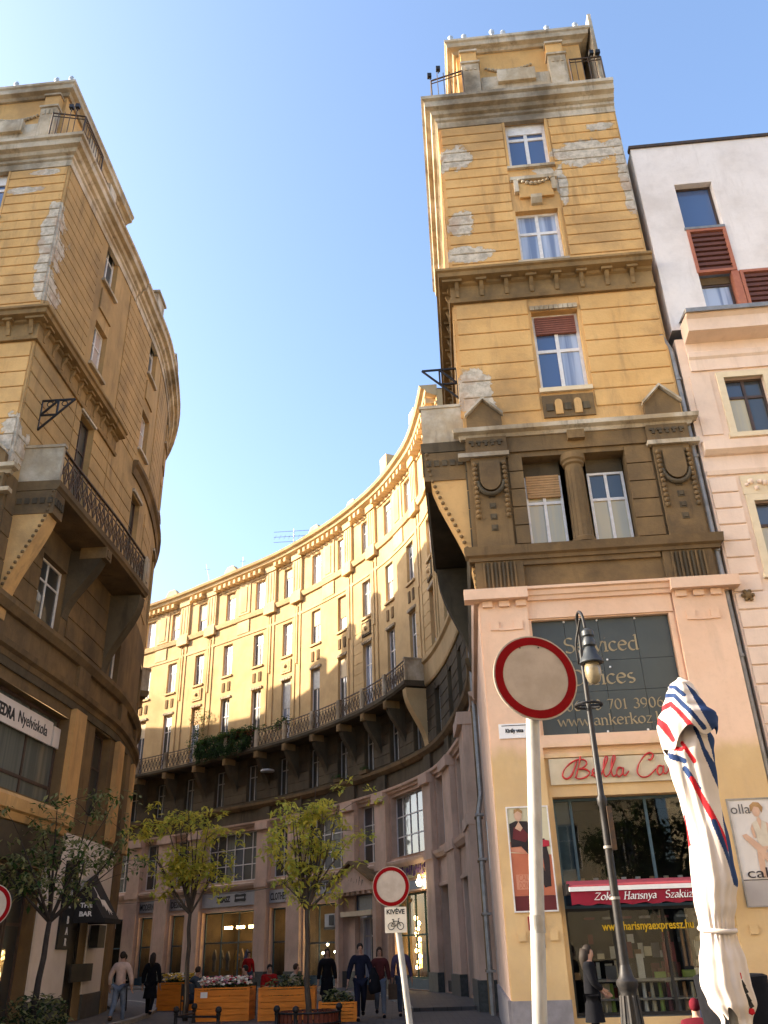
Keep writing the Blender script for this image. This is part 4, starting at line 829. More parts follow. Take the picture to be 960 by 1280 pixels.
for s,z0,z1,m in ((16.9,2.2,3.5,M_WHITEI),(15.0,2.0,3.2,M_GREEN),(15.6,.8,1.9,MC[4]),(14.5,.6,2.3,MC[4])): MB().pbox(RC,s-.3,s+.3,z0,z1,-.45,-.42).build('window_poster',m,ct)
for k in range(10):
    b=MB(); b.ball(RC.P(17.3-.12*(k%3),-.9,.9+k*.22),.1,6); b.build('glowing_lantern',M_LAMPW,ct,smooth=True)
# wires along the shop cornice
b=MB()
for s0,s1,z in ((27,36,5.0),(21.5,27,5.05),(36,46,4.95)): b.tube([RC.P(s0+(s1-s0)*k/8,.35,z-.25*4*(k/8)*(1-k/8)) for k in range(9)],.02,4)
tag(b.build('overhead_cable',M_IRON),'thin dark cable sagging along the shop fronts of the crescent','cable')
# drainpipes in the gap beside the tower
for k,(s,o) in enumerate(((1.2,.25),(.5,.2))):
    b=MB(); b.tube([RC.P(s,o,0),RC.P(s,o,5.1),RC.P(s+.1,o-.1,5.6),RC.P(s+.1,o-.1,12.3)],.07,8)
    for z in (1,2.4,3.8,5): b.pbox(RC,s-.1,s+.1,z,z+.06,o-.15,o+.1)
    tag(b.build('drainpipe',M_ZINC if k else M_DIRT_SHADE,smooth=R(40)),'pale vertical drainpipe closest to the tower in the gap beside it' if k else 'brown vertical drainpipe beside the last pink pier of the crescent','drainpipe')
# ------------------------------------------------------------------ pink neighbour and the modern white storey above it
pk=thing('salmon_neighbour_building','salmon pink classical house with banded masonry at the right edge','building',(8,17,0))
NS=Path([P0+EX*5.42+NN*8,P0+EX*5.42,P0+EX*16,P0+EX*16+NN*8],-1,s_at=1)   # s = facade s - 5.42
q=-5.42
pops=[(6.35+q,7.28+q,12.14,13.73),(6.33+q,7.3+q,8.6,10.35),(9.6+q,10.55+q,12.14,13.73),(9.6+q,10.55+q,8.6,10.35),(6.6+q,8.2+q,1,4),(9.6+q,11.2+q,1,4)]
wall('wall',NS,0,10.5,0,15,pops,M_PINKS,pk,.25); wall('side_wall',NS,-8,0,0,15,[],M_PINKS,pk)
for o in pops[:4]: window(pk,NS,*o,-.15,2,[.68],M_FRAMEB,[M_GLW,M_GLD,M_GL,M_GLD],.05,.07)
for o in pops[4:]: window(pk,NS,*o,-.15,2,[.7],M_FRAMEB,M_GLD,.06,.07)
for o in pops[:4]:
    for a,c,z0,z1 in ((o[0]-.16,o[0]-.0,o[2],o[3]+.16),(o[1]+.0,o[1]+.16,o[2],o[3]+.16),(o[0],o[1],o[3],o[3]+.16)): MB().pbox(NS,a,c,z0,z1,-.02,.05).build('window_surround',M_CREAM,pk)
    MB().pbox(NS,o[0]-.2,o[1]+.2,o[2]-.12,o[2],-.1,.09).build('window_sill',M_CREAM,pk)
MB().sweep(NS,.22,10.5,[(-.05,13.98),(.05,13.98),(.05,14.3),(.1,14.36),(.1,14.5),(.05,14.55),(.05,14.8),(.5,14.86),(.52,15.2),(.6,15.28),(.6,15.34),(-.05,15.4)]).build('main_cornice',M_PINKS,pk)
MB().sweep(NS,.2,10.5,[(.56,15.34),(.68,15.3),(.68,15.42),(-.05,15.52)]).build('gutter',M_ZINC,pk)
MB().sweep(NS,.06,10.5,[(-.05,11.56),(.08,11.58),(.2,11.66),(.22,11.88),(-.05,11.98)]).build('string_course',M_PINKS,pk); MB().sweep(NS,.02,10.5,[(-.05,11.06),(.05,11.06),(.08,11.16),(-.05,11.2)]).build('string_course',M_PINKS,pk)
for a,c in ((.15,.62),(2.2,3.8)): MB().pbox(NS,a,c,12.15,13.85,-.02,.03).build('wall_panel',M_PINKS,pk)
courses(pk,NS,.04,10.4,4.6,11.02,.39,[(6.05+q,7.55+q,8.2,11.2),(9.3+q,10.85+q,8.2,11.2)],M_PINKS,.04,.035)
for a in (6.15+q,9.35+q):
    MB().pbox(NS,a,a+1.3,10.52,11.0,-.02,.04).build('relief_panel',M_CREAM,pk)
    for k in range(12): b=MB(); b.ball(NS.P(a+.1+k*.1,.06,10.75+.1*math.sin(k*2.3)),.05+.03*math.sin(k*1.3)**2,6); b.build('relief_flower',M_PINKS,pk,smooth=True)
b=MB(); b.ball(NS.P(5.6+q+.1,.07,8.1),.09,8); 
for k in range(6): b.ball(NS.P(5.7+q+.1*math.cos(k*PI/3),.07,8.1+.1*math.sin(k*PI/3)),.05,6)
b.build('tie_rosette',M_DIRT_SHADE,pk,smooth=True)
MB().add([NS.P(-8,0,15.3,1),NS.P(0,0,15.3),NS.P(10.5,0,15.3),NS.P(10.5,-8,15.3)],[(0,1,2,3)]).build('roof',M_ZINC,pk)
dp=MB(); dp.tube([NS.P(-.04,.3,15.2),NS.P(-.06,.12,14.7),NS.P(-.06,.11,.2)],.065,10)
for z in (2,4.4,6.8,9.2,11.6,13.8): dp.lathe([(.085,z),(.085,z+.07)],(NS.P(-.06,.11,0)).to_tuple(),10)
tag(dp.build('downpipe',M_ZINC,smooth=R(40)),'long grey zinc downpipe between the ochre tower and the pink house','downpipe')
wt=thing('modern_white_storey','plain white modern top storeys with brown louvres set above the pink house','building',(9,17.3,15.3))
wo=[(6.37+q,7.38+q,18.68,20.33),(6.4+q,7.38+q,15.5,18.6),(7.42+q,9.8+q,15.5,17.05)]
wall('wall',NS,-.12,10.5,15.3,21.9,wo,M_WHITE,wt,.3,rm=M_WHITE)
wall('side_wall',NS,-8,-.12,15.3,21.9,[],M_WHITE,wt)
MB().sweep(NS,-.15,10.5,[(-.4,21.88),(.05,21.88),(.05,21.98),(-.4,21.98)]).build('roof_flashing',M_IRONW,wt)
MB().add([NS.P(-8,0,21.9,1),NS.P(-.12,0,21.9),NS.P(10.5,0,21.9),NS.P(10.5,-8,21.9)],[(0,1,2,3)]).build('roof',M_ZINC,wt)
window(wt,NS,*wo[0],-.22,1,[],M_FRAMEB,M_GLB,.06); window(wt,NS,6.4+q,7.22+q,15.5,16.8,-.22,1,[],M_FRAMEB,M_GLC,.05)
MB().pbox(NS,6.34+q,7.4+q,18.6,18.68,-.1,.04).build('window_sill',M_ZINC,wt)
def louvre(a,c,z0,z1):
    b=MB(); b.pbox(NS,a,a+.08,z0,z1,-.1,.03); b.pbox(NS,c-.08,c,z0,z1,-.1,.03); b.pbox(NS,a+.08,c-.08,z0,z0+.08,-.1,.028); b.pbox(NS,a+.08,c-.08,z1-.08,z1,-.1,.028); f=b.build('louvre_frame',M_LOUVF,wt)
    n=int((z1-z0-.16)/.155)
    for k in range(n): z=z0+.08+(z1-z0-.16)*k/n; MB().sweep(NS,a+.08,c-.08,[(-.08,z),(.0,z+.01),(-.02,z+.12),(-.08,z+.13)]).build('louvre_slat',M_LOUV,f)
louvre(6.38+q,7.4+q,17.08,18.6); louvre(7.44+q,9.8+q,15.5,17.06); MB().pbox(NS,7.24+q,7.42+q,15.5,17.06,-.28,.02).build('louvre_post',M_LOUVF,wt); MB().pbox(NS,6.4+q,7.22+q,16.82,17.06,-.25,-.18).build('window_head',M_DIRT_SHADE,wt)
# ------------------------------------------------------------------ houses across the street, seen only in reflections
def block(name,label,pts,h,m,side=-1):
    t=thing(name,label,'building',(pts[0][0],pts[0][1],0)); T=Path(pts,side); L=T.L[-1]; ops=[]
    s=1.2
    while s<L-1.6:
        for z in (4.8,8.6,12.4,16.2):
            if z+2<h-.8: ops.append((s,s+1.1,z,z+2.1))
        s+=2.6
    wall('wall',T,0,L,0,h,ops,m,t,.2); MB().sweep(T,0,L,[(-.05,h-.5),(.3,h-.3),(.5,h-.05),(.5,h),(-.05,h+.1)]).build('main_cornice',M_CREAM,t); MB().sweep(T,0,L,[(-.05,4),(.2,4.1),(.2,4.3),(-.05,4.4)]).build('string_course',M_CREAM,t)
    for o in ops: window(t,T,*o,-.15,2,[.65],M_FRAME,M_GL,split=False)
M_OPP=plaster('sunlit_cream_render',(.72,.6,.4),(.68,.55,.36),(.4,.32,.2),.15)
M_OPP2=plaster('shaded_cream_render',(.5,.42,.29),(.46,.38,.26),(.3,.24,.16),.2)
block('cream_house','cream house standing across the street, seen as a reflection in the shop glass',[(22,4),(13.5,-4.5),(9,-9)],15,M_OPP)
block('yellow_house','pale yellow house across the street behind the viewer, seen only in reflections',[(8.5,-9.2),(-4,-11),(-24,-9.4)],14,M_OPP)
# ------------------------------------------------------------------ right shop: signs, awning, window display
bn=thing('office_banner','large dark banner reading Serviced Offices with a phone number over the shop','banner',TR.P(2.55,0,5.4))
M_BAN=mat('dark_grey_green_banner',(.062,.072,.066),(.05,.058,.055),1.2,.45,spec=.4,bump=.1,bscale=3); M_GOLD=mat('dull_gold_lettering',(.36,.28,.16),(.3,.23,.13),4,.6)
for i in range(4):
    for k in range(3): MB().pbox(TR,1.1+(0,.7,1.42,2.19)[i],1.1+(.7,1.42,2.19,2.9)[i]-.008,(5.38,6.26,6.91)[k],(6.26,6.91,7.83)[k]-.008,-.14,-.1).build('banner_panel',M_BAN,bn)
MB().pbox(TR,1.0,1.1,5.38,7.83,-.2,.02).build('banner_frame',M_PINK,bn); MB().pbox(TR,4.0,4.1,5.38,7.83,-.2,.02).build('banner_frame',M_PINK,bn)
nib('lettering','Serviced',.46,TR.frame(1.73,-.097,7.1,1),M_GOLD,bn,fit=1.58); nib('lettering','Offices',.46,TR.frame(1.76,-.097,6.4,1),M_GOLD,bn,fit=1.36)
nib('lettering','06 70 701 3906',.31,TR.frame(1.62,-.097,5.87,1),M_GOLD,bn,fit=1.99); nib('lettering','www.ankerkoz.hu',.31,TR.frame(1.42,-.097,5.56,1),M_GOLD,bn,fit=2.3)
b=MB()
for s,z in ((1.8,7.79),(2.5,7.79),(3.3,7.79),(2.6,6.91),(2.64,6.75),(2.4,5.42),(3.2,5.42)): b.ball(TR.P(s,-.09,z),.025,6)
b.build('banner_fixing',M_WHITEI,bn)
MB().pbox(TR,1.04,4.1,5.12,5.36,-.05,.1).build('shop_lintel',M_PINK,rt); MB().pbox(TR,1.04,4.1,4.92,5.0,-.05,.06).build('shop_lintel',M_PINK,rt)
bs=thing('shop_sign','cream sign board with red handwritten Bella Carina lettering','sign',TR.P(2.5,.05,4.4)); MB().pbox(TR,1.13,4.02,4.4,4.9,-.05,.05).build('sign_board',mat('cream_sign_board',(.66,.55,.37),(.56,.46,.3),2,.7),bs)
M_BCR=mat('red_raised_lettering',(.5,.02,.015),(.42,.015,.012),6,.4,spec=.5)
def script(name,strokes,M,r,m,par):
    for st in strokes:
        pts=crs([(x,y,0) for x,y in st],5); n=len(pts); b=MB(); b.tube([M@Vector(p) for p in pts],[r*(.55+.45*math.sin(PI*min(1,(i+2)/(n*.5)))) if i<n*.5 else r*(1-.35*(i/n)) for i in range(n)],6); b.build(name,m,par,smooth=True)
BF=TR.frame(1.32,.085,4.5,1)
script('script_letter',[
 [(.36,.33),(.3,.2),(.22,.06),(.12,.0),(.05,.06),(.1,.18),(.24,.3),(.4,.36),(.52,.34),(.54,.26),(.44,.19),(.36,.18)],[(.36,.18),(.5,.17),(.58,.1),(.5,.02),(.36,-.01),(.28,.03)],[(.44,.42),(.4,.28),(.34,.12),(.3,.02)],
 [(.6,.04),(.68,.1),(.74,.15),(.7,.19),(.64,.13),(.64,.05),(.7,.01),(.8,.06)],[(.8,.06),(.88,.2),(.96,.36),(.93,.39),(.88,.28),(.85,.1),(.88,.01),(.95,.05)],[(.95,.05),(1.03,.2),(1.11,.37),(1.08,.4),(1.03,.28),(1.0,.1),(1.03,.01),(1.1,.05)],
 [(1.22,.16),(1.15,.17),(1.1,.08),(1.13,.0),(1.2,.05),(1.24,.17)],[(1.24,.17),(1.22,.05),(1.26,.02),(1.34,.1)],
 [(1.74,.3),(1.8,.3),(1.85,.38),(1.79,.43),(1.68,.37),(1.55,.22),(1.5,.07),(1.56,-.02),(1.68,-.02),(1.8,.06),(1.86,.12)],
 [(2.0,.16),(1.93,.17),(1.88,.08),(1.91,.0),(1.98,.05),(2.02,.17),(2.0,.05),(2.04,.02),(2.1,.08)],[(2.1,.08),(2.14,.2),(2.15,.15),(2.22,.16),(2.2,.06),(2.23,.02),(2.29,.08)],
 [(2.29,.08),(2.33,.17),(2.31,.05),(2.35,.02),(2.41,.1)],[(2.36,.25),(2.37,.27),(2.38,.27)],[(2.41,.1),(2.44,.18),(2.41,.02),(2.46,.14),(2.52,.17),(2.51,.05),(2.55,.02),(2.6,.1)],
 [(2.72,.16),(2.65,.17),(2.6,.08),(2.63,.0),(2.7,.05),(2.73,.17),(2.71,.05),(2.76,.04)]],BF,.021,M_BCR,bs)
M_CLR2=clear('display_glass',(.82,.84,.84))
f=window(rt,TR,1.14,4.03,2.2,4.17,-.28,[.12,.62],[],M_TEAL,M_CLR2,.05,.05,'shop_window'); MB().pbox(TR,1.19,1.47,2.2,4.12,-.4,-.33).build('blue_panel',M_TEAL,f)
window(rt,TR,1.14,4.03,.46,2.2,-.27,[.3,.62],[],M_BLACK,M_CLR2,.05,.05,'shop_window')
room(TR,1.13,4.04,.1,4.18,-.32,rt,M_DARK,1.8); MB().pbox(TR,1.1,4.06,-.02,.46,-.3,-.02).build('stall_riser',M_GRAN,rt)
aw=thing('shop_awning','half-rolled dark red awning with white italic lettering above the display window','awning',TR.P(2.6,.3,2.3))
M_AWN=mat('dark_red_canvas',(.27,.012,.03),(.22,.01,.024),5,.8); M_AWNL=mat('faded_red_canvas',(.36,.06,.075),(.3,.05,.06),5,.8)
MB().sweep(TR,1.2,4.1,[(.02,2.6),(.06,2.66),(.42,2.56),(.42,2.52),(.02,2.56)]).build('canopy',M_AWNL,aw); MB().pbox(TR,1.2,4.1,2.46,2.535,.4,.47).build('front_bar',M_WHITEI,aw)
b=MB(); n=24
for k in range(n):
    a,c=1.22+2.86*k/n,1.22+2.86*(k+1)/n; za,zc=2.235+.02*math.sin(k*1.9),2.235+.02*math.sin((k+1)*1.9)
    b.add([TR.P(a,.44,2.47),TR.P(c,.44,2.47),TR.P(c,.45,zc),TR.P(a,.45,za),TR.P(a,.43,2.47),TR.P(c,.43,2.47),TR.P(c,.44,zc),TR.P(a,.44,za)],[(0,1,2,3),(4,5,6,7),(2,3,7,6)])
b.build('valance',M_AWN,aw,recalc=False); b=MB(); b.box(TR.P(1.17,.22,2.5),(.06,.4,.18)); b.build('awning_bracket',M_IRON,aw)
for w,s,ft in (('Zokni',1.62,.44),('Harisnya',2.15,.58),('Szak\u00fczlet',2.88,.66)): nib('lettering',w,.17,TR.frame(s,.462,2.31,1),M_WHITEI,aw,shear=.25,fit=ft,t=.03,w=.09)
text('window_lettering','www.harisnyaexpressz.hu',.2,TR.frame(2.63,-.235,1.82,1),mat('yellow_lettering',(.75,.5,.03),(.7,.45,.02),5,.5),rt,off=.003,fit=1.66)
dz=thing('window_display','hosiery display with shelf, packets and stockings behind the lower shop glass','shop display',TR.P(2.6,-.7,.4))
MB().pbox(TR,1.6,4.0,.98,1.02,-.95,-.42).build('shelf',M_STEEL,dz); MB().pbox(TR,1.6,4.0,.68,.71,-.95,-.45).build('shelf',M_STEEL,dz)
for s in (1.62,2.28,2.94,3.6): b=MB(); b.tube([TR.P(s,-.42,.2),TR.P(s,-.42,1.0)],.012,5); b.build('shelf_upright',M_STEEL,dz)
CD=[mat('packet_'+n,c,tuple(x*.8 for x in c),7,.5) for n,c in (('lime',(.2,.27,.05)),('card',(.5,.42,.28)),('dark',(.03,.03,.035)),('wine',(.14,.02,.03)),('tan',(.35,.2,.1)),('white',(.6,.58,.52)),('grey',(.12,.12,.13)))]
for s,z,w,h,k in ((2.78,1.02,.2,.1,0),(3.3,1.02,.24,.12,0),(2.45,1.02,.12,.4,5),(3.05,1.02,.1,.26,2),(2.62,1.38,.13,.16,1),(3.28,1.2,.05,.7,4),(3.38,1.2,.05,.7,4),(3.0,1.1,.22,.5,3),(1.9,1.02,.2,.22,6),(2.05,1.02,.14,.3,1),(1.75,.45,.18,.5,1),(1.68,.3,.12,.5,5)): MB().pbox(TR,s-w/2,s+w/2,z,z+h,-.62,-.56).build('packet',CD[k],dz)
rp=random.Random(5)
for k in range(60):
    s=1.25+2.7*rp.random(); z=rp.choice([1.02,1.02,.71,1.35,1.6]); w=rp.uniform(.05,.16); h=rp.uniform(.08,.28); o_=rp.uniform(-.95,-.6); MB().pbox(TR,s-w/2,s+w/2,z,z+h,o_,o_+.04).build('packet',rp.choice(CD[1:]),dz)
for k in range(16):
    s=1.72+k*.145; b=MB(); b.tube([TR.P(s,-.55,.95),TR.P(s,-.55,.5),TR.P(s+.02,-.5,.42),TR.P(s+.08,-.48,.4)],[.03,.045,.04,.03],6); b.build('stocking_leg',rnd.choice(CD),dz,smooth=True)
for k in range(9):
    s=1.6+k*.27; b=MB(); b.tube([TR.P(s,-.8,2.75),TR.P(s,-.8,2.3)],[.05,.035],6); b.build('hanging_stocking',rnd.choice([CD[1],CD[4],CD[5]]),dz,smooth=True)
for k in range(7): MB().pbox(TR,1.55+k*.35,1.75+k*.35,2.02,2.06,-.9,-.8).build('spot_track',M_STEEL if k%2 else CD[3],dz)
# wall plates and posters
def plate(label,s0,s1,z0,z1,m,fm=None,o=.1,cat='sign',name='wall_plate'):
    t=thing(name,label,cat,TR.P((s0+s1)/2,o,z0)); MB().pbox(TR,s0,s1,z0,z1,o-.02,o+.022).build('plate',m,t)
    if fm:
        w=.025
        for a,c,e,g in ((s0-w,s0,z0-w,z1+w),(s1,s1+w,z0-w,z1+w),(s0,s1,z0-w,z0),(s0,s1,z1,z1+w)): MB().pbox(TR,a,c,e,g,o-.02,o+.04).build('frame',fm,t)
    return t
p=plate('white street name plate reading Kir\u00e1ly utca on the pilaster below the large road sign',.2,.83,5.33,5.62,M_WHITEI)
text('lettering','Kir\u00e1ly utca',.105,TR.frame(.51,.124,5.445,1),M_INK,p,fit=.36,off=.004); 
b=MB(); b.pbox(TR,.26,.77,5.575,5.59,.122,.125); b.build('rule_line',M_INK,p)
p=plate('small white plate in a red frame under the left poster',.45,.68,1.88,2.06,M_WHITEI,mat('red_plate_frame',(.3,.03,.02),(.25,.02,.02),5,.5)); b=MB(); b.pbox(TR,.48,.62,1.94,1.96,.122,.126); b.pbox(TR,.48,.65,1.99,2.01,.122,.126); b.build('printed_line',M_INK,p)
p=plate('small dark blue plate low on the left pilaster',.51,.7,1.57,1.78,mat('blue_plate',(.02,.035,.12),(.02,.03,.1),5,.4)); b=MB(); b.pbox(TR,.55,.57,1.62,1.74,.122,.126); b.pbox(TR,.61,.63,1.62,1.74,.122,.126); b.build('printed_line',M_WHITEI,p)
def flat(name,pts,M,m,par,o=0):
    b=MB(); b.poly([M@Vector((x,y,o)) for x,y in pts],(M.to_3x3()@Vector((0,0,.003)))); return b.build(name,m,par)
SK=mat('printed_skin',(.6,.38,.26),(.54,.33,.22),5,.5); HR=mat('printed_blond_hair',(.42,.24,.1),(.3,.16,.06),9,.5)
PW=mat('printed_white',(.66,.6,.54),(.6,.54,.48),2,.45); PD=mat('printed_black',(.02,.015,.018),(.03,.02,.022),6,.45); PO=mat('printed_orange',(.52,.16,.08),(.45,.13,.07),2,.45); PM=mat('printed_maroon',(.13,.02,.025),(.11,.018,.02),3,.45); PR=mat('printed_red',(.5,.03,.05),(.4,.02,.04),4,.45); PY=mat('printed_pale_yellow',(.62,.56,.38),(.56,.5,.33),2,.45); PLO=mat('printed_light_orange',(.6,.26,.16),(.55,.22,.13),3,.45)
p=plate('framed hosiery poster of a seated woman in black on orange ground on the left pilaster','' or .22,.98,2.18,3.99,PY,M_FRAME,cat='poster',name='poster'); F=TR.frame(.22,.123,2.18,1)
flat('print',[(0,0),(.76,0),(.76,.25),(0,.25)],F,PM,p); flat('print',[(0,.252),(.76,.252),(.76,.95),(.0,1.0)],F,PO,p); flat('print',[(0,1.02),(.3,.98),(.3,1.1),(0,1.2)],F,PLO,p)
flat('print',[(.06,.36),(.43,.36),(.43,.62),(.06,.62)],F,PLO,p,.003)
text('print_lettering','CALZE',.15,F@Matrix.Translation((.25,.51,.006)),PO,p,ext=.001,fit=.28); text('print_lettering','DONNA',.15,F@Matrix.Translation((.25,.38,.006)),PO,p,ext=.001,fit=.28)
flat('print_leg',[(.2,1.12),(.42,1.2),(.6,.7),(.66,.4),(.58,.38),(.48,.66),(.34,.96)],F,PD,p,.004); flat('print_leg',[(.3,1.2),(.66,1.24),(.72,.9),(.7,.4),(.62,.4),(.6,.9)],F,PD,p,.006)
flat('print_body',[(.02,1.1),(.02,1.52),(.14,1.57),(.36,1.56),(.48,1.4),(.52,1.22),(.4,1.12)],F,PD,p,.008); flat('print_body',[(.06,1.25),(.1,1.46),(.26,1.44),(.38,1.3),(.3,1.18)],F,PM,p,.01); flat('print_arm',[(.44,1.5),(.52,1.42),(.56,1.22),(.4,1.14),(.4,1.2),(.5,1.26)],F,SK,p,.012)
flat('print_skin',[(.12,1.44),(.2,1.56),(.27,1.44),(.22,1.38)],F,SK,p,.012); flat('print_head',[(.2+.075*math.cos(a*PI/6),1.66+.1*math.sin(a*PI/6)) for a in range(12)],F,SK,p,.014); flat('print_hair',[(.12,1.7),(.13,1.78),(.22,1.8),(.29,1.75),(.28,1.7),(.2,1.75)],F,HR,p,.016); flat('print_cloth',[(.48,1.08),(.74,1.1),(.74,1.2),(.6,1.22)],F,PR,p,.014)
p=plate('pale framed poster of a seated woman with lettering, right of the closed parasol',4.4,5.16,2.14,3.97,PW,M_ZINC,cat='poster',name='poster'); F=TR.frame(4.4,.123,2.14,1)
flat('print',[(0,0),(.76,0),(.76,.42),(0,.42)],F,mat('printed_grey',(.42,.37,.33),(.38,.33,.3),2,.45),p); flat('print_line',[(0,.42),(.76,.42),(.76,.435),(0,.435)],F,PD,p,.003)
text('print_lettering','olla',.25,F@Matrix.Translation((.2,1.58,.005)),mat('printed_dark_grey',(.1,.09,.085),(.1,.09,.085),4,.5),p,ext=.001,fit=.36); text('print_lettering','calz',.25,F@Matrix.Translation((.36,.46,.02)),PD,p,ext=.001,fit=.55)
flat('print_head',[(.48+.075*math.cos(a*PI/6),1.62+.11*math.sin(a*PI/6)) for a in range(12)],F,SK,p,.006); flat('print_hair',[(.38,1.6),(.38,1.72),(.46,1.78),(.56,1.77),(.62,1.68),(.58,1.58),(.54,1.68),(.46,1.7),(.42,1.64)],F,HR,p,.008)
flat('print_body',[(.36,1.4),(.46,1.46),(.46,1.52),(.52,1.52),(.54,1.45),(.62,1.42),(.64,1.2),(.6,.95),(.4,.95),(.4,1.2)],F,mat('printed_ivory',(.6,.52,.4),(.52,.44,.33),5,.5),p,.006); flat('print_skin',[(.46,1.46),(.5,1.28),(.54,1.45),(.5,1.52)],F,SK,p,.01)
flat('print_arm',[(.62,1.42),(.68,1.36),(.7,1.1),(.6,.86),(.52,.8),(.52,.86),(.62,1.08),(.61,1.24)],F,SK,p,.01); flat('print_arm',[(.36,1.4),(.32,1.3),(.34,1.15),(.39,1.14),(.38,1.28)],F,SK,p,.01)
flat('print_leg',[(.16,1.14),(.14,1.2),(.22,1.22),(.44,1.02),(.58,.76),(.55,.64),(.5,.72),(.36,.92)],F,SK,p,.012); flat('print_leg',[(.36,.98),(.58,1.0),(.46,.82),(.42,.46),(.34,.46),(.34,.8)],F,SK,p,.009)
# ------------------------------------------------------------------ street furniture
M_POLE=mat('dull_grey_pole_steel',(.42,.4,.37),(.3,.285,.26),9,.6,.1,bump=.15,stretch=(1,1,.3))
def disc(b,M,r0,r1,z,n=48):
    vs=[];fs=[]
    for k in range(n):
        a=2*PI*k/n
        for r in (r0,r1): vs.append(M@Vector((r*math.cos(a),r*math.sin(a),z)))
    for k in range(n): j=(k+1)%n; fs.append((2*k,2*k+1,2*j+1,2*j))
    b.add(vs,fs)
def roadsign(label,c,r,pole_xy,top,yaw,tilt,plate_=None,pr=.043,lean=(0,0),roll=0):
    t=thing('road_sign',label,'road sign',(pole_xy[0],pole_xy[1],0))
    M=Matrix.Translation(c)@Matrix.Rotation(yaw,4,'Z')@Matrix.Rotation(PI/2+tilt,4,'X')@Matrix.Rotation(roll,4,'Z')
    b=MB(); b.lathe([(r*.9,-.03),(r,-.012),(r,0)],(0,0,0),48); b.v=[M@Vector(v) for v in b.v]; b.build('sign_plate',M_SIGNW,t,smooth=R(30))
    b=MB(); disc(b,M,r*.775,r*.965,.003); b.build('red_ring',M_RED,t,recalc=False)
    b=MB()
    for x,y in ((-.09,.21),(.045,.215)): b.ball(M@Vector((x*r/.3,y*r/.3,.003)),.006,6)
    b.build('bolt',M_IRON,t)
    p0=Vector((pole_xy[0]-lean[0],pole_xy[1]-lean[1],0)); p1=Vector((c[0],c[1]+.06,top)); q=[p0.lerp(p1,k/10) for k in range(11)]
    b=MB(); b.tube(q,pr,20); b.build('pole',M_POLE,t,smooth=R(40))
    b=MB(); b.box(Vector(c)+Vector((0,.068,.08)),(.14,.06,.035)); b.box(Vector(c)+Vector((0,.068,-.1)),(.14,.06,.035)); b.build('clamp',M_ZINC,t)
    return t,M
roadsign('large round road sign with red rim and blank face on the nearest pole',(1.02,5.8,3.262),.302,(1.06,5.86),3.5,R(10),R(-2),lean=(.33,0),pr=.045)
for z_,dx,mm in ((1.72,.0,M_ZINC),):
    q=Vector((.73,5.86,0)).lerp(Vector((1.02,5.86,3.5)),z_/3.5); b=MB(); b.lathe([(.0465,-.05),(.0465,.05)],q,20); b.build('pole_sticker',mm,bpy.data.objects['road_sign'])
t,M=roadsign('small round road sign with a bicycle exception plate beneath on a leaning pole',(-.07,15,2.52),.302,(.1,15.06),2.78,R(-6),R(0),lean=(-.12,0),pr=.05)
F=M@Matrix.Translation((.06,-.49,0)); b=MB(); b.box((0,0,-.006),(.35,.37,.012)); b.v=[F@Vector(v) for v in b.v]; b.build('exception_plate',mat('cream_sign_plate',(.7,.62,.5),(.66,.58,.46),3,.45),t)
text('lettering','KIV\u00c9VE',.095,F@Matrix.Translation((0,.085,.002)),M_INK,t,ext=.001,off=.003,fit=.29)
b=MB()
for x in (-.075,.075): b.tube([F@Vector((x+.05*math.cos(k*PI/8),-.09+.05*math.sin(k*PI/8),.002)) for k in range(17)],.006,5,False)
for u,v in (((-.075,-.09),(-.035,-.02)),((-.035,-.02),(.045,-.02)),((.045,-.02),(.075,-.09)),((-.035,-.02),(.0,-.09)),((.0,-.09),(.045,-.02)),((-.075,-.09),(.0,-.09)),((-.035,-.02),(-.045,.005)),((.045,-.02),(.04,.015)),((.04,.015),(.06,.02)),((-.06,.008),(-.03,.008))): b.bar(F@Vector((*u,.002)),F@Vector((*v,.002)),.009)
b.build('bicycle_mark',M_INK,t)
roadsign('round road sign with red rim cut off by the left picture edge',(-6.1,14,2.36),.302,(-6.12,14.06),2.6,R(6),0)
# lamp post
lp=thing('street_lamp','black cast iron street lamp with a hanging glass lantern in front of the shop banner','street lamp',(2.58,11,0))
b=MB(); b.lathe([(.24,0),(.24,.12),(.19,.16),(.17,.4),(.18,.46),(.14,.52),(.115,.8),(.09,1.1),(.1,1.14),(.12,1.18),(.12,1.22),(.085,1.26),(.07,1.32),(.055,1.38)],(2.58,11,0),20); b.build('base',M_IRON,lp,smooth=R(35))
b=MB()
for k in range(10): a=2*PI*k/10; b.tube([(2.58+.165*math.cos(a),11+.165*math.sin(a),.2),(2.58+.09*math.cos(a),11+.09*math.sin(a),1.08)],.018,5)
b.build('base_rib',M_IRON,lp)
b=MB(); b.lathe([(.055,1.3),(.05,2.0),(.046,2.9),(.046,3.1),(.062,3.14),(.062,3.2),(.04,3.24),(.035,4.4),(.032,5.1)],(2.58,11,0),14); b.build('pole',M_IRON,lp,smooth=R(35))
b=MB(); b.tube(crs([(2.58,11,5.0),(2.58,10.98,5.3),(2.56,10.92,5.5),(2.56,10.78,5.56),(2.57,10.64,5.46),(2.58,10.6,5.25)],5),[.02]*26,8); b.tube(crs([(2.52,10.98,4.9),(2.5,10.9,5.15),(2.54,10.8,5.35),(2.56,10.72,5.45)],4),.016,5); b.build('crook',M_IRON,lp,smooth=True)
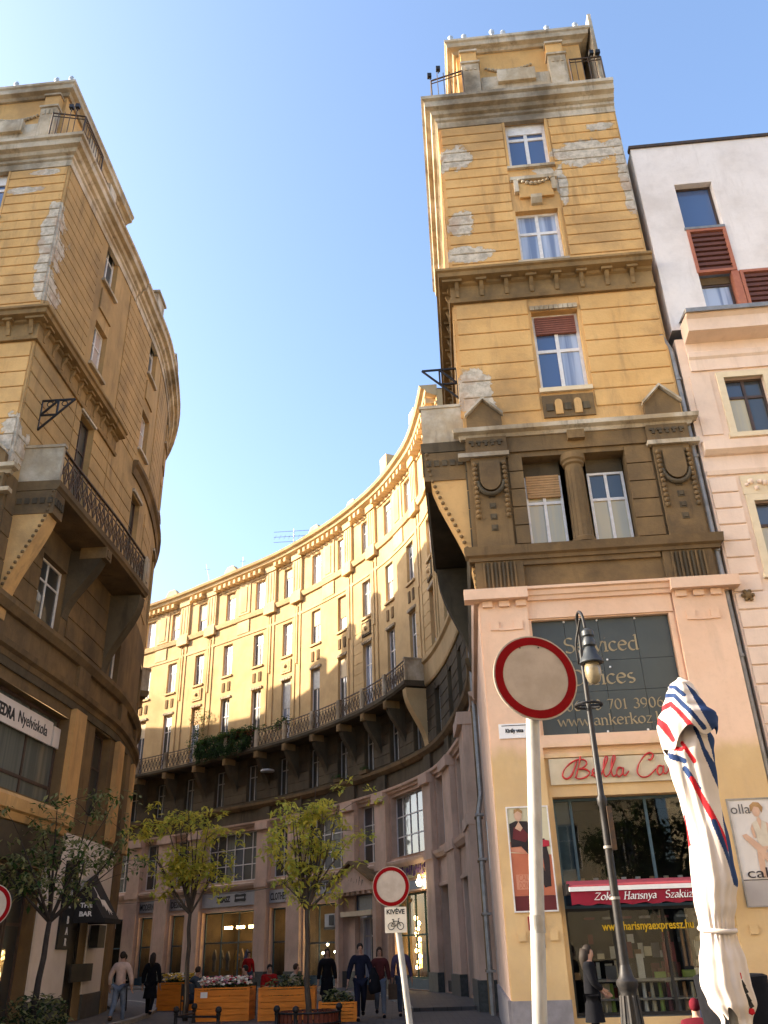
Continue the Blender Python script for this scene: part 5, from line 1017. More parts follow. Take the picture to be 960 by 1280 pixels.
b=MB(); b.lathe([(.04,5.26),(.08,5.22),(.08,5.16),(.06,5.14),(.085,5.08),(.085,5.03),(.06,5.01),(.09,4.95),(.1,4.9),(.14,4.85),(.155,4.8),(.13,4.79),(.09,4.8)],(2.6,10.6,0),20); b.build('lantern_cap',mat('grey_iron',(.06,.065,.07),(.045,.05,.055),6,.45,.4),lp,smooth=R(30))
b=MB(); b.lathe([(.09,4.8),(.105,4.71),(.1,4.63),(.075,4.56),(.035,4.53),(.01,4.525)],(2.6,10.6,0),20); b.build('glass_globe',mat('milky_lamp_glass',(.26,.21,.13),(.2,.16,.1),5,.2,spec=.6),lp,smooth=True)
b=MB(); b.tube([(2.58+.17*math.cos(k*PI/10),11+.17*math.sin(k*PI/10),4.36) for k in range(21)],.018,6,False); b.tube([(2.4,11,4.36),(2.76,11,4.36)],.014,5); b.tube([(2.58,10.82,4.36),(2.58,11.18,4.36)],.014,5); b.build('pole_ring',M_IRON,lp)
b=MB()
for z in (2.06,2.62): b.lathe([(.058,z),(.058,z+.03)],(2.58,11,0),14)
b.build('cable_tie',M_STEEL,lp); MB().box((2.64,10.97,2.85),(.06,.08,.5)).build('strapped_box',M_IRONW,lp)
# closed parasol
def parasol():
    t=thing('parasol','closed white parasol with blue and red stripes, tied at the waist','parasol',(1.62,4.8,0))
    rows=[(2.945,1.655,1.685),(2.9,1.6,1.735),(2.84,1.57,1.755),(2.77,1.54,1.785),(2.71,1.505,1.835),(2.66,1.492,1.815),(2.58,1.495,1.785),(2.51,1.508,1.772),(2.44,1.526,1.764),(2.27,1.545,1.752),(2.07,1.55,1.768),(1.88,1.54,1.764),(1.77,1.532,1.731),(1.68,1.538,1.7),(1.645,1.54,1.693),(1.61,1.533,1.7),(1.51,1.507,1.72),(1.41,1.494,1.722),(1.33,1.515,1.733),(1.25,1.56,1.712)]
    M1=mat('white_parasol_cloth',(.6,.53,.48),(.55,.48,.44),3,.85,bump=.15,bscale=9); M2=mat('navy_stripe_cloth',(.012,.035,.12),(.01,.03,.1),4,.85); M3=mat('red_stripe_cloth',(.5,.012,.02),(.42,.01,.018),4,.85)
    def dist(p,pl):
        m_=9
        for u,v in zip(pl,pl[1:]):
            ax,ay=v[0]-u[0],v[1]-u[1]; q=max(0,min(1,((p[0]-u[0])*ax+(p[1]-u[1])*ay)/(ax*ax+ay*ay))); m_=min(m_,math.hypot(p[0]-u[0]-q*ax,p[1]-u[1]-q*ay))
        return m_
    def inside(p,pg):
        k=False
        for u,v in zip(pg,pg[1:]+pg[:1]):
            if (u[1]>p[1])!=(v[1]>p[1]) and p[0]<(v[0]-u[0])*(p[1]-u[1])/(v[1]-u[1])+u[0]: k=not k
        return k
    HB=[([(1.595,2.895),(1.63,2.878),(1.67,2.82)],.012,1),([(1.572,2.845),(1.62,2.825),(1.66,2.755),(1.7,2.69),(1.74,2.625)],.013,1),([(1.54,2.765),(1.585,2.785),(1.63,2.715),(1.68,2.625),(1.715,2.575)],.014,2),([(1.512,2.705),(1.535,2.65),(1.562,2.58)],.014,2)]
    HP=[(1.69,2.9),(1.76,2.81),(1.86,2.72),(1.86,2.56),(1.79,2.56),(1.755,2.68)]
    BB=[([(1.6,2.425),(1.655,2.32)],.016,1),([(1.53,2.505),(1.605,2.465)],.014,1),([(1.53,2.55),(1.6,2.525)],.012,2),([(1.63,2.37),(1.69,2.2),(1.75,2.02)],.015,2),([(1.7,2.15),(1.75,1.9)],.013,1),([(1.7,2.64),(1.745,2.45),(1.765,2.3)],.012,1),([(1.552,2.2),(1.555,2.05)],.007,2),([(1.61,2.56),(1.66,2.46)],.012,2)]
    BP=[(1.76,2.64),(1.86,2.62),(1.8,2.3),(1.8,2.05),(1.785,1.86),(1.755,1.83),(1.745,2.05),(1.755,2.3)]
    def interp(rows,z):
        for (z1,a1,c1),(z0,a0,c0) in zip(rows,rows[1:]):
            if z0<=z<=z1: u=(z1-z)/(z1-z0); u=u*u*(3-2*u); return a1+(a0-a1)*u,c1+(c0-c1)*u
        return rows[-1][1:] if z<rows[-1][0] else rows[0][1:]
    def loft(name,rows,z1,zend,NZ,amp,bands,poly_,depth,ph0,cap=True,rough=0):
        n=230; b=MB()
        for i in range(NZ+1):
            t_=i/NZ
            for k in range(n):
                th=2*PI*k/n; z=z1+(zend(th)-z1)*t_; a,c=interp(rows,z); cx,w=(a+c)/2,(c-a)/2; tie=math.exp(-((z-1.65)/.06)**2)
                f=math.sin(4*th+2.2*math.sin(z*3.1)+ph0+1.3*math.sin(2*th)); f=math.copysign(abs(f)**.7,f)
                g=math.sin(9*th-1.8*math.sin(z*2.3+1)+1.1*math.sin(3*th)+ph0); h=math.sin(23*th+z*3)
                r_=1+amp*min(1,t_*3+.2)*(.8*f+.45*g)+amp*.5*tie*h
                b.v.append((cx+w*r_*math.cos(th)/(1+amp*.7),4.8-w*depth*r_*math.sin(th),z))
        for i in range(NZ):
            for k in range(n):
                th=2*PI*(k+.5)/n; z=z1+(zend(th)-z1)*(i+.5)/NZ; a,c=interp(rows,z); tc=th-R(18.6); x=(a+c)/2+(c-a)/2*math.cos(tc); m_=0
                if math.sin(tc)>-.2:
                    for pl,hw,ci in bands:
                        if dist((x,z),pl)<hw: m_=ci
                    if inside((x,z),poly_): m_=1
                elif math.cos(tc)>.3 and z>1.9: m_=1
                b.f.append((i*n+k,i*n+(k+1)%n,(i+1)*n+(k+1)%n,(i+1)*n+k)); b.mi.append(m_)
        if cap: b.f.append(tuple(range(n))); b.mi.append(0)
        return b.build(name,[M1,M2,M3],t,smooth=True,recalc=False)
    hrows=[(2.945,1.655,1.685),(2.9,1.6,1.735),(2.84,1.57,1.755),(2.77,1.54,1.785),(2.71,1.505,1.838),(2.66,1.49,1.83),(2.58,1.495,1.8),(2.5,1.51,1.78)]
    brows=[(2.8,1.62,1.71),(2.66,1.575,1.765),(2.58,1.54,1.79)]+[q for q in rows if q[0]<2.55]
    loft('canopy_hood',hrows,2.945,lambda th: 2.6+.07*math.cos(th)-.035*math.sin(2*th+.6)-.03*math.cos(5*th),130,.06,HB,HP,1.0,.4)
    loft('canopy_cloth',brows,2.8,lambda th: 1.25+.05*math.sin(3*th+.8)+.035*math.sin(7*th),300,.1,BB,BP,.95,1.9)
    st=MB(); st.tube([(1.617+.085*math.cos(k*PI/12),4.8-.085*math.sin(k*PI/12),1.65+.012*math.cos(k*PI/12+2)) for k in range(25)],.012,6,False); st.build('tie_strap',M1,t,smooth=True)
    bl=MB()
    for x,z,h in ((1.66,1.41,.03),(1.667,1.385,.03),(1.673,1.35,.035),(1.68,1.325,.03)): bl.box((x,4.715,z),(.02,.006,h),Matrix.Rotation(R(-25),3,'Y'))
    bl.build('printed_mark',M_INK,t); MB().ball((1.655,4.715,1.445),.014,6,(.7,.4,1.5)).build('printed_red_mark',M3,t); MB().ball((1.68,4.72,1.295),.017,6,(1,.4,1)).build('printed_red_mark',M3,t)
    b=MB(); b.tube([(1.62,4.82,0),(1.62,4.82,2.9)],.022,10); b.build('pole',M_STEEL,t,smooth=True); b=MB(); b.lathe([(.3,0),(.3,.08),(.05,.1),(.04,.3)],(1.62,4.82,0),20); b.build('base',M_IRON,t)
parasol()
# the bar: lettered board, tent-shaped canopy, menu board
bb=thing('wall_sign','tall black vertical sign board with white letters on the white wall by the bar door','sign',TL.P(-7.45,.05,1.9)); MB().pbox(TL,-7.72,-6.8,1.86,4.05,.03,.1).build('sign_board',M_BLACK,bb)
for k,ch in enumerate('THEBAR'): text('lettering',ch,.26,TL.frame(-7.32,.104,3.42-k*.27-(.12 if k>2 else 0),-1),M_WHITEI,bb,off=.006)
cb=thing('bar_canopy','black tent-shaped canopy lettered THE BAR over the bar door','canopy',TL.P(-9.5,.4,2.5)); M_CAN=mat('black_canvas',(.02,.018,.018),(.028,.025,.024),6,.85)
a0,a1=-7.75,-9.2; pv=lambda s,o,z: TL.P(s,o,z,.5)
A=[pv(a0,.04,2.56),pv(a0,.97,2.56),pv(a0,.3,3.55)]; B_=[pv(a1,.04,2.56),pv(a1,.97,2.56),pv(a1,.1,3.9)]
b=MB(); b.add(A+B_,[(0,1,2),(3,5,4),(1,4,5,2),(0,2,5,3)]); b.build('canopy_cloth',M_CAN,cb)
b=MB(); b.bar(A[0],A[1],.05,.1); b.bar(A[1],B_[1],.05,.12); b.bar(B_[0],B_[1],.05,.1); b.build('canopy_rim',M_CAN,cb)
fx=(A[1]-A[0]).normalized(); zz=fx.cross(Vector((0,0,1)))
def fmat(p): M=Matrix(((fx.x,0,zz.x,0),(fx.y,0,zz.y,0),(0,1,zz.z,0),(0,0,0,1))); M.translation=p+zz*.012; return M
text('lettering','THE',.17,fmat(pv(a0,.42,2.9)),M_WHITEI,cb,off=.006,fit=.34); text('lettering','BAR',.17,fmat(pv(a0,.42,2.68)),M_WHITEI,cb,off=.006,fit=.36)
ux=(B_[1]-A[1]).normalized(); uy=((A[2]-A[1])-ux*((A[2]-A[1]).dot(ux))).normalized(); uz=ux.cross(uy)
Lm=Matrix(((ux.x,uy.x,uz.x,0),(ux.y,uy.y,uz.y,0),(ux.z,uy.z,uz.z,0),(0,0,0,1))); Lm.translation=A[1]+ux*.55+uz*.01
flat('white_emblem',[(x*.55,y*.8+.35) for x,y in ((.0,.95),(.12,.92),(.2,.7),(.5,.6),(.8,.4),(.9,.1),(1.1,-.1),(.9,-.05),(.8,-.2),(.65,.0),(.4,-.2),(.45,.05),(.2,-.05),(.15,.2),(-.1,.1),(.05,.4),(-.2,.5),(.02,.62))],Lm,M_WPAINT,cb)
mb_=thing('menu_board','small black menu board low beside the bar door','board',TL.P(-9.2,.1,1.0)); MB().pbox(TL,-9.9,-8.0,1.05,1.5,.08,.13).build('board',M_BLACK,mb_)
for s,z in ((-9.9,.02),(-8.1,.02)): pass
wb=thing('wall_lantern','black hanging panel below the right end of the bar canopy','panel',TL.P(-11.6,.3,1.9)); MB().pbox(TL,-10.1,-9.3,1.9,2.5,.1,.35).build('panel',M_BLACK,wb)
sg=thing('projecting_sign','small white projecting sign at the far left end of the crescent shops','sign',RC.P(43,.5,3.2)); MB().pbox(RC,42.95,43.05,3.3,4.9,.2,1.1).build('sign_board',M_WHITEI,sg)
# planters
M_WOOD=mat('orange_stained_timber',(.85,.27,.03),(.68,.2,.02),2,.55,bump=.15,stretch=(1,1,6)); M_SOIL=mat('soil',(.05,.035,.025),(.03,.02,.015),9,.95)
LEAF=[mat('leaf_'+n,c,tuple(x*.6 for x in c),5,.6) for n,c in (('green',(.06,.12,.025)),('dark_green',(.035,.065,.022)),('yellow_green',(.86,.76,.13)),('lime',(.62,.66,.12)),('olive',(.32,.33,.14)),('rust',(.25,.06,.02)))]
for l in LEAF: # thin leaves let light through
    t_=l.node_tree; b_=t_.nodes['Principled BSDF']; tr_=nd(t_,'BsdfTranslucent'); mx_=nd(t_,'MixShader'); mx_.inputs[0].default_value=.5
    t_.links.new(b_.inputs['Base Color'].links[0].from_socket,tr_.inputs[0]); t_.links.new(b_.outputs[0],mx_.inputs[1]); t_.links.new(tr_.outputs[0],mx_.inputs[2]); t_.links.new(mx_.outputs[0],t_.nodes['Material Output'].inputs[0])
FLW=[mat('petal_'+n,c,tuple(x*.85 for x in c),5,.6) for n,c in (('white',(.8,.72,.6)),('yellow',(.75,.5,.06)),('red',(.5,.03,.04)),('pink',(.6,.25,.3)))]
def leaves(b,c,rad,n,size,mats,rn,flat_=.6,droop=0):
    for _ in range(n):
        while True:
            p=Vector((rn.uniform(-1,1),rn.uniform(-1,1),rn.uniform(-1,1)))
            if p.length<1: break
        p=Vector((p.x*rad[0],p.y*rad[1],p.z*rad[2]))+Vector(c); s=size*rn.uniform(.6,1.3); a=rn.uniform(0,2*PI); e=rn.uniform(-.9,.5)-droop
        d=Vector((math.cos(a)*math.cos(e),math.sin(a)*math.cos(e),math.sin(e))); w=d.cross(Vector((rn.uniform(-.5,.5),rn.uniform(-.5,.5),1))).normalized()*s*.22*flat_/.6; up=w.cross(d).normalized()*s*.08
        b.cur=rn.choice(mats); b.add([p,p+d*s*.45+w+up,p+d*s,p+d*s*.45-w+up],[(0,1,2,3)])
def planter(label,loc,rz,w,d,h,fl,group='orange timber planters in the passage'):
    t=thing('planter',label,'planter',loc,group,rz); n=5; bh=h/n
    for i in range(n):
        for y in (-d/2,d/2): MB().box((0,y,bh*(i+.5)),(w-.1,.035,bh-.012)).build('board',M_WOOD,t,True)
        for x in (-w/2,w/2): MB().box((x,0,bh*(i+.5)),(.035,d-.1,bh-.012)).build('board',M_WOOD,t,True)
    for x in (-1,1):
        for y in (-1,1): MB().box((x*(w/2-.02),y*(d/2-.02),h/2+.01),(.08,.08,h+.02)).build('corner_post',M_WOOD,t,True)
    for x,y,sx,sy in ((0,-d/2,w+.04,.07),(0,d/2,w+.04,.07)): MB().box((x,y,h+.032),(sx,sy,.04)).build('top_rail',M_WOOD,t,True)
    MB().box((0,0,h-.1),(w-.08,d-.08,.05)).build('soil',M_SOIL,t,True)
    rn=random.Random(int(w*100)); b=MB(); leaves(b,(0,0,h+.06),(w*.46,d*.44,.16 if fl else .3),420,.16,[0,1],rn); b.build('foliage',[LEAF[0],LEAF[1]] if fl else [LEAF[1],LEAF[4]],t,True,recalc=False,kind='stuff')
    if fl:
        b=MB()
        for _ in range(230):
            b.cur=rn.choice(fl); p=Vector((rn.uniform(-w*.46,w*.46),rn.uniform(-d*.46,d*.4),h+.1+rn.uniform(0,.2)))
            b.lathe([(.005,0),(.05,.02),(.005,.045)],p,6,Matrix.Rotation(rn.uniform(-.6,.9),3,'X'))
        b.build('flowers',FLW,t,True,recalc=False,kind='stuff')
    return t
pa=planter('orange timber planter with dark shrubs and two wreath-like flower heads, furthest left',(-7.45,33.2,0),R(-14),1.25,.8,.78,[1,1,0])
pb=planter('orange timber planter full of white flowers with a paper note on its front',(-4.85,27.3,0),R(-3),1.5,.8,.76,[0,0,0,0,3,2]); MB().box((-.5,-.425,.64),(.19,.006,.14)).build('paper_note',M_WHITEI,pb,True)
pc=planter('orange timber planter with sparse greenery beside the fenced tree',(-3.05,26.9,0),R(2),1.5,.8,.74,None)
pd_=planter('low orange planter edge with green leaves behind the tree guard by the walking man',(-1.6,25.6,0),R(4),.95,.6,.4,None)
# ------------------------------------------------------------------ trees
M_BARK=mat('bark',(.11,.085,.06),(.06,.045,.035),9,.9,bump=.4,stretch=(1,1,.3)); M_BARKD=mat('dark_bark',(.05,.038,.032),(.03,.024,.02),9,.9,bump=.4,stretch=(1,1,.3))
def tree(name,label,base_,fork,tips,r,bark,leafm,nleaf,clr,size,seed,twigs=5):
    rn=random.Random(seed); t=thing(name,label,'tree',base_); B0=Vector(base_); Fk=Vector(fork); b=MB()
    tr=[B0+(Fk-B0)*k/6+Vector((rn.uniform(-.03,.03),rn.uniform(-.03,.03),0))*(0 if k in(0,6) else 1) for k in range(7)]
    b.tube(tr,[r*(1.25-.4*k/6) for k in range(7)],9); lf=MB()
    for tp in tips:
        T_=Vector(tp); mid=Fk.lerp(T_,.5)+Vector((rn.uniform(-.15,.15),rn.uniform(-.15,.15),-.12)); L=crs([Fk-Vector((0,0,.1)),mid,T_],6); b.tube(L,[r*.7*(1-.85*k/(len(L)-1)) for k in range(len(L))],6)
        for k in range(twigs):
            p=Vector(L[rn.randint(4,len(L)-1)]); q=p+Vector((rn.gauss(0,.34),rn.gauss(0,.34),rn.uniform(-.05,.5))); b.tube([p,p.lerp(q,.5)+Vector((0,0,.04)),q],[r*.16,r*.11,r*.04],4)
            for c_ in range(3):
                cc=q+Vector((rn.gauss(0,.16),rn.gauss(0,.16),rn.gauss(0,.1))); rr=clr*rn.uniform(.55,1.15); leaves(lf,cc,(rr,rr,rr*.6),nleaf,size,range(len(leafm)),rn,.6,.25)
    b.build('trunk',bark,t,smooth=True); lf.build('crown',leafm,t,recalc=False); return t
def tips(cx,cy,zs,n,rx,rn):
    out=[]
    for k in range(n):
        a=2*PI*k/n+rn.uniform(-.3,.3); u=rn.uniform(.45,1); out.append((cx+rx*u*math.cos(a),cy+rx*u*.9*math.sin(a),zs[0]+(zs[1]-zs[0])*rn.random()))
    return out
rn=random.Random(3)
YL=[LEAF[2],LEAF[3],LEAF[2]]
tree('street_tree','slim yellow-green street tree with one low left branch, nearer the left building',(-5.98,27.5,0),(-6.04,27.5,2.8),tips(-6.2,27.5,(4.7,6.0),8,.75,rn)+[(-7.6,27.5,5.0),(-7.3,27.3,4.6),(-6.3,27.5,6.05),(-5.3,27.7,4.7),(-5.4,27.4,4.2),(-6.7,27.4,3.7),(-7.0,27.6,5.3)],.06,M_BARK,YL,10,.22,.19,11,5)
tree('street_tree','slim yellow-green street tree rising from the slatted guard in the centre',(-2.26,24.6,0),(-2.35,24.6,2.7),tips(-2.2,24.6,(4.2,5.6),8,.65,rn)+[(-3.3,24.6,4.1),(-3.0,24.4,3.3),(-2.13,24.6,5.8),(-1.3,24.6,4.2),(-1.5,24.4,5.2),(-1.6,24.5,3.5),(-2.7,24.6,4.9)],.065,M_BARK,YL,10,.21,.18,12,5)
tree('street_tree','dark olive-leaved small tree in front of the bar at the left edge',(-8.05,21.6,0),(-8.05,21.8,2.5),[(-9.2,21.6,3.9),(-9.0,21,3.5),(-8.7,22,4.7),(-8.1,21.4,4.9),(-7.5,22,5.0),(-7.0,21.8,4.7),(-6.5,22,4.2),(-8.6,20.6,4.2),(-7.2,21.2,3.7),(-8.0,22,4.3),(-6.7,22,3.6)],.065,M_BARKD,[LEAF[4],LEAF[4],LEAF[0]],9,.3,.17,13,6)
tree('plane_tree','broad dark-leaved tree across the street, seen only as a reflection in the shop window',(7.6,-2.5,0),(7.5,-2.4,2.6),[(5.2,-2,5),(6.2,-2.6,7),(7.5,-1.5,7.6),(9,-2,6.4),(10.2,-3,5.2),(8.5,-2,4.2),(6.2,-1.6,4.2),(7.3,-2.6,5.6),(9.2,-1.8,4),(7,-2,4)],.16,M_BARKD,[LEAF[1],LEAF[1],LEAF[0]],46,.75,.3,31,5)
sh=thing('shrub','low ragged shrub at the foot of the dark left tree','shrub',(-8.0,21.5,0)); b=MB(); rn2=random.Random(9); leaves(b,(-8.0,21.6,.5),(.75,.5,.5),700,.16,[0,1],rn2); b.build('foliage',[LEAF[4],LEAF[1]],sh,recalc=False,kind='stuff'); b=MB()
for k in range(6): b.tube([(-8.0+rn2.uniform(-.1,.1),21.6,0),(-8+rn2.uniform(-.6,.6),21.6+rn2.uniform(-.3,.3),.8)],.012,4)
b.build('stem',M_BARKD,sh)
# tree guards: bollards with ball finials, and the slatted ring round the centre tree
def guard_post(x,y,label):
    b=MB(); b.lathe([(.06,0),(.06,.06),(.045,.08),(.045,.26),(.06,.28),(.06,.31),(.03,.33)],(x,y,0),10); b.ball((x,y,.39),.085,12); tag(b.build('bollard',M_IRON,smooth=R(40)),label,'bollard','black ball-topped bollards round the trees')
guard_post(-5.72,25.2,'black ball-topped bollard left of the trunk of the left yellow tree'); guard_post(-4.52,24.6,'black ball-topped bollard in front of the flower planter'); guard_post(-5.55,26.6,'black ball-topped bollard behind the trunk of the left yellow tree')
guard_post(-3.01,24.2,'black ball-topped bollard at the left corner of the slatted tree guard'); guard_post(-2.49,23.7,'black ball-topped bollard at the front of the slatted tree guard'); guard_post(-1.5,24.6,'black ball-topped bollard at the right end of the slatted tree guard')
tg=thing('tree_guard','low ring of reddish slats round the centre tree','tree guard',(-2.28,24.6,0)); M_SLAT=mat('reddish_slat',(.2,.05,.025),(.13,.035,.02),6,.7)
for k in range(36): a=2*PI*k/36; b=MB(); b.box((-2.28+.75*math.cos(a),24.6+.65*math.sin(a),.15),(.09,.03,.3),Matrix.Rotation(a+PI/2,3,'Z')); b.build('slat',M_SLAT,tg)
for z in (.06,.29): b=MB(); b.tube([(-2.28+.78*math.cos(k*PI/16),24.6+.68*math.sin(k*PI/16),z) for k in range(33)],.025,6,False); b.build('hoop',M_IRON,tg)
lr=MB(); lr.tube([(-5.72,25.2,.24),(-4.52,24.6,.24)],.025,6); lr.tube([(-5.72,25.2,.24),(-5.55,26.6,.24)],.025,6); tag(lr.build('guard_rail',M_IRON),'low black rail linking the bollards by the flower planter','rail')
# balcony greenery
bp=thing('balcony_plants','trailing green plants and red flowers filling the middle of the crescent balcony','plants',RC.P(33,1,12.6)); rn3=random.Random(21); b=MB()
for k in range(85):
    s=29.9+5.4*rn3.random(); b2=RC.P(s,.85,13.55+rn3.uniform(-.1,.3)); leaves(b,b2,(.35,.35,.3),34,.2,[0,1],rn3,droop=.2)
for k in range(105):
    s=30.2+5.2*rn3.random(); b2=RC.P(s,1.08,12.95+rn3.uniform(-.35,.45)); leaves(b,b2,(.22,.22,.3),30,.17,[1,1,0],rn3,droop=.7)
for k in range(22):
    s=36.0+.5*rn3.gauss(0,1); b2=RC.P(s,.4,13.6+2.4*rn3.random()); leaves(b,b2,(.25,.3,.35),26,.18,[0,0,1],rn3)
for k in range(18):
    s=26.5+3.4*rn3.random(); b2=RC.P(s,.85,13.55+rn3.uniform(-.1,.25)); leaves(b,b2,(.3,.3,.22),24,.17,[0,1],rn3)
b.build('foliage',[LEAF[0],LEAF[1]],bp,recalc=False,kind='stuff'); b=MB()
for k in range(26): b2=RC.P(29.8+2.6*rn3.random(),1.0,13.5+rn3.uniform(-.1,.2)); leaves(b,b2,(.18,.18,.12),14,.13,[0],rn3)
b.build('red_leaves',[LEAF[5]],bp,recalc=False,kind='stuff')
for s in (20.0,22.6): 
    t=thing('window_box','green window box under the crescent balcony, '+('left' if s>21 else 'right')+' one of the pair','window box',RC.P(s,.2,9.7)); MB().pbox(RC,s-.35,s+.35,9.62,9.8,.02,.26).build('box',M_DIRT_SHADE,t); b=MB(); leaves(b,RC.P(s,.15,9.9),(.3,.25,.15),60,.14,[0],rn3); b.build('foliage',[LEAF[0]],t,recalc=False,kind='stuff')
ul=MB(); p=RC.P(29.0,.5,11.0); ul.lathe([(.02,.3),(.4,.22),(.42,.12),(.1,.1)],p,14); tag(ul.build('wall_lamp',M_FRAMEG,smooth=R(30)),'pale saucer-shaped lamp under the crescent balcony','lamp')
# ------------------------------------------------------------------ people
SKIN=mat('skin',(.45,.26,.18),(.4,.22,.15),9,.6); HAIRD=mat('dark_hair',(.02,.014,.01),(.03,.02,.015),15,.7); HAIRB=mat('brown_hair',(.06,.035,.02),(.045,.025,.015),15,.7)
CLM={}
def cl(n,c):
    if n not in CLM: CLM[n]=mat('cloth_'+n,c,tuple(x*.75 for x in c),6,.95,bump=.2,bscale=25,spec=.08)
    return CLM[n]
def skin(name,verts,edges,rad,m,par,sub=1):
    me=bpy.data.meshes.new(name); me.from_pydata([tuple(v) for v in verts],edges,[]); o=bpy.data.objects.new(name,me); COL.objects.link(o); me.materials.append(m)
    md=o.modifiers.new('skin','SKIN'); md.use_smooth_shade=True
    sv=me.skin_vertices[0].data if me.skin_vertices else None
    if sv is None:
        bm=bmesh.new(); bm.from_mesh(me); bm.verts.layers.skin.verify(); bm.to_mesh(me); bm.free(); sv=me.skin_vertices[0].data
    for i,r in enumerate(rad): sv[i].radius=(r,r) if not isinstance(r,tuple) else r
    sv[0].use_root=True
    o.modifiers.new('subdivision','SUBSURF').levels=sub; o.modifiers['subdivision'].render_levels=sub; o.parent=par; return o
def person(label,loc,rz,h=1.72,legs=((.0,.0),(.0,.0)),arms=None,top=None,bottom=None,hair=HAIRD,long=False,coat=False,skirt=None,seat=False,shoes=None,group=None,lean=0,head_turn=0):
    """figure facing -Y in its own frame; legs = (knee dy, foot dy) per side, arms = (elbow, wrist) offsets per side"""
    k=h/1.72; t=thing('person',label,'person',loc,group,rz); V=[];E=[];RD=[]
    def v(p,r,pa=None):
        V.append(Vector(p)*k); RD.append(r*k if not isinstance(r,tuple) else (r[0]*k,r[1]*k)); i=len(V)-1
        if pa is not None: E.append((pa,i))
        return i
    hz=.93 if not seat else .5; L=lean
    pel=v((0,0,hz),.125); wa=v((0,-.02*L,hz+.17),.115,pel); ch=v((0,-.25*L,hz+.38),(.15,.115),wa); up=v((0,-.42*L,hz+.5),(.11,.09),ch); nk=v((0,-.5*L-.01,hz+.575),.055,up); hb=v((0,-.55*L-.025,hz+.64),(.066,.078),nk); hm=v((0,-.6*L-.02,hz+.71),(.076,.092),hb); ht=v((0,-.62*L-.01,hz+.77),(.06,.07),hm)
    ns=v((.0+.02*head_turn,-.6*L-.105,hz+.69),.016,hm); sh=[];tr=[];jk=[]
    arms=arms or (((-.06,.02,-.27),(-.03,-.06,-.25)),((.06,.02,-.27),(.03,-.06,-.25)))
    AR=[];LG=[]
    for sd,(e,w) in zip((-1,1),arms):
        s=v((sd*.175,-.38*L,hz+.47),.06,up); p=Vector((sd*.175,-.38*L,hz+.47)); pe=p+Vector(e); pw=pe+Vector(w)
        ei=v(pe,.042,s); wi=v(pw,.028,ei); d=Vector(w).normalized(); pm=pw+d*.07; mi=v(pm,(.038,.018),wi); side=Vector((0,1,0)).cross(d).normalized() if abs(d.y)<.9 else Vector((1,0,0))
        fa=d.cross(side).normalized()
        for q,l in ((-.027,.075),(-.009,.085),(.009,.08),(.027,.062)): a=v(pm+fa*q+d*.04,.0095,mi); bq=v(pm+fa*q+d*(.04+l*.6)+side*.01,.009,a); v(pm+fa*q*.9+d*(.035+l)+side*.025,.007,bq)
        th=v(pw+d*.03+fa*-.035,.011,wi); v(pw+d*.075-fa*.052+side*.012,.009,th); AR.append((p,pe,pw))
    for sd,(kn,ft) in zip((-1,1),legs):
        if seat: hp=Vector((sd*.09,0,.5)); pk_=Vector((sd*.11,-.42,.5)); pa_=Vector((sd*.11,-.42+ft,.08))
        else:
            hp=Vector((sd*.085,0,.88)); pk_=Vector((sd*.09,kn,.49)); pa_=Vector((sd*.09,ft,.075+max(0,ft)*.35))
        i=v(hp,.095,pel); j=v(pk_,.06,i); a=v(pa_,.04,j); v(pa_+Vector((0,-.13,-.045)),(.04,.026),a); LG.append((hp,pk_,pa_))
    skin('body',V,E,RD,SKIN,t)
    hc=V[hm]
    b=MB(); b.ball(hc+Vector((0,.018*k,.028*k)),.1*k,12,(.86,1.0,1.0))
    b.v=[q for q in b.v]; hb_=b; 
    # keep the hair off the face
    nv=[]; 
    for q in hb_.v:
        q=Vector(q)
        if q.y<hc.y-.045*k and q.z<hc.z+.055*k: q.y=hc.y-.03*k; q.x=hc.x+(q.x-hc.x)*1.02
        nv.append(tuple(q))
    hb_.v=nv; hb_.build('hair',hair,t,True,smooth=True)
    if long: b=MB(); b.tube([hc+Vector((0,.06,.05))*k,hc+Vector((0,.09,-.1))*k,hc+Vector((0,.1,-.3))*k],[.09*k,.1*k,.05*k],10); b.build('long_hair',hair,t,True,smooth=True)
    for x in (-.03,.03): b=MB(); b.ball(hc+Vector((x,-.088,-.008))*k,.009*k,6); b.build('eye',HAIRD,t,True)
    b=MB(); b.box(hc+Vector((0,-.09,-.06))*k,(.045*k,.01*k,.009*k)); b.build('mouth',cl('lip',(.3,.11,.09)),t,True)
    if top:
        TV=[V[pel]+Vector((0,0,-.09)),V[wa],V[ch],V[up],V[up]+(V[nk]-V[up])*.75]; TE=[(0,1),(1,2),(2,3),(3,4)]; TRd=[.168*k,.15*k,(.185*k,.15*k),(.165*k,.135*k),.085*k]
        for p,pe,pw in AR:
            n=len(TV); q=p.lerp(pe,1); TV+= [p*k,pe*k,(pe.lerp(pw,.93))*k]; TE+=[(3,n),(n,n+1),(n+1,n+2)]; TRd+=[.1*k,.072*k,.055*k]
        if coat=='short': 
            for n in (5,8): pass
        skin('jacket' if coat else 'shirt',TV,TE,TRd,top,t)
    if coat is True:
        z0=V[pel].z; b=MB(); b.lathe([(.15*k,z0+.2*k),(.165*k,z0),(.19*k,z0-.2*k),(.22*k,z0-.42*k),(.2*k,z0-.42*k),(.1*k,z0-.1*k)],(0,0,0),18,Matrix.Diagonal((1,.82,1))); b.build('coat_skirt',top,t,True,smooth=R(50))
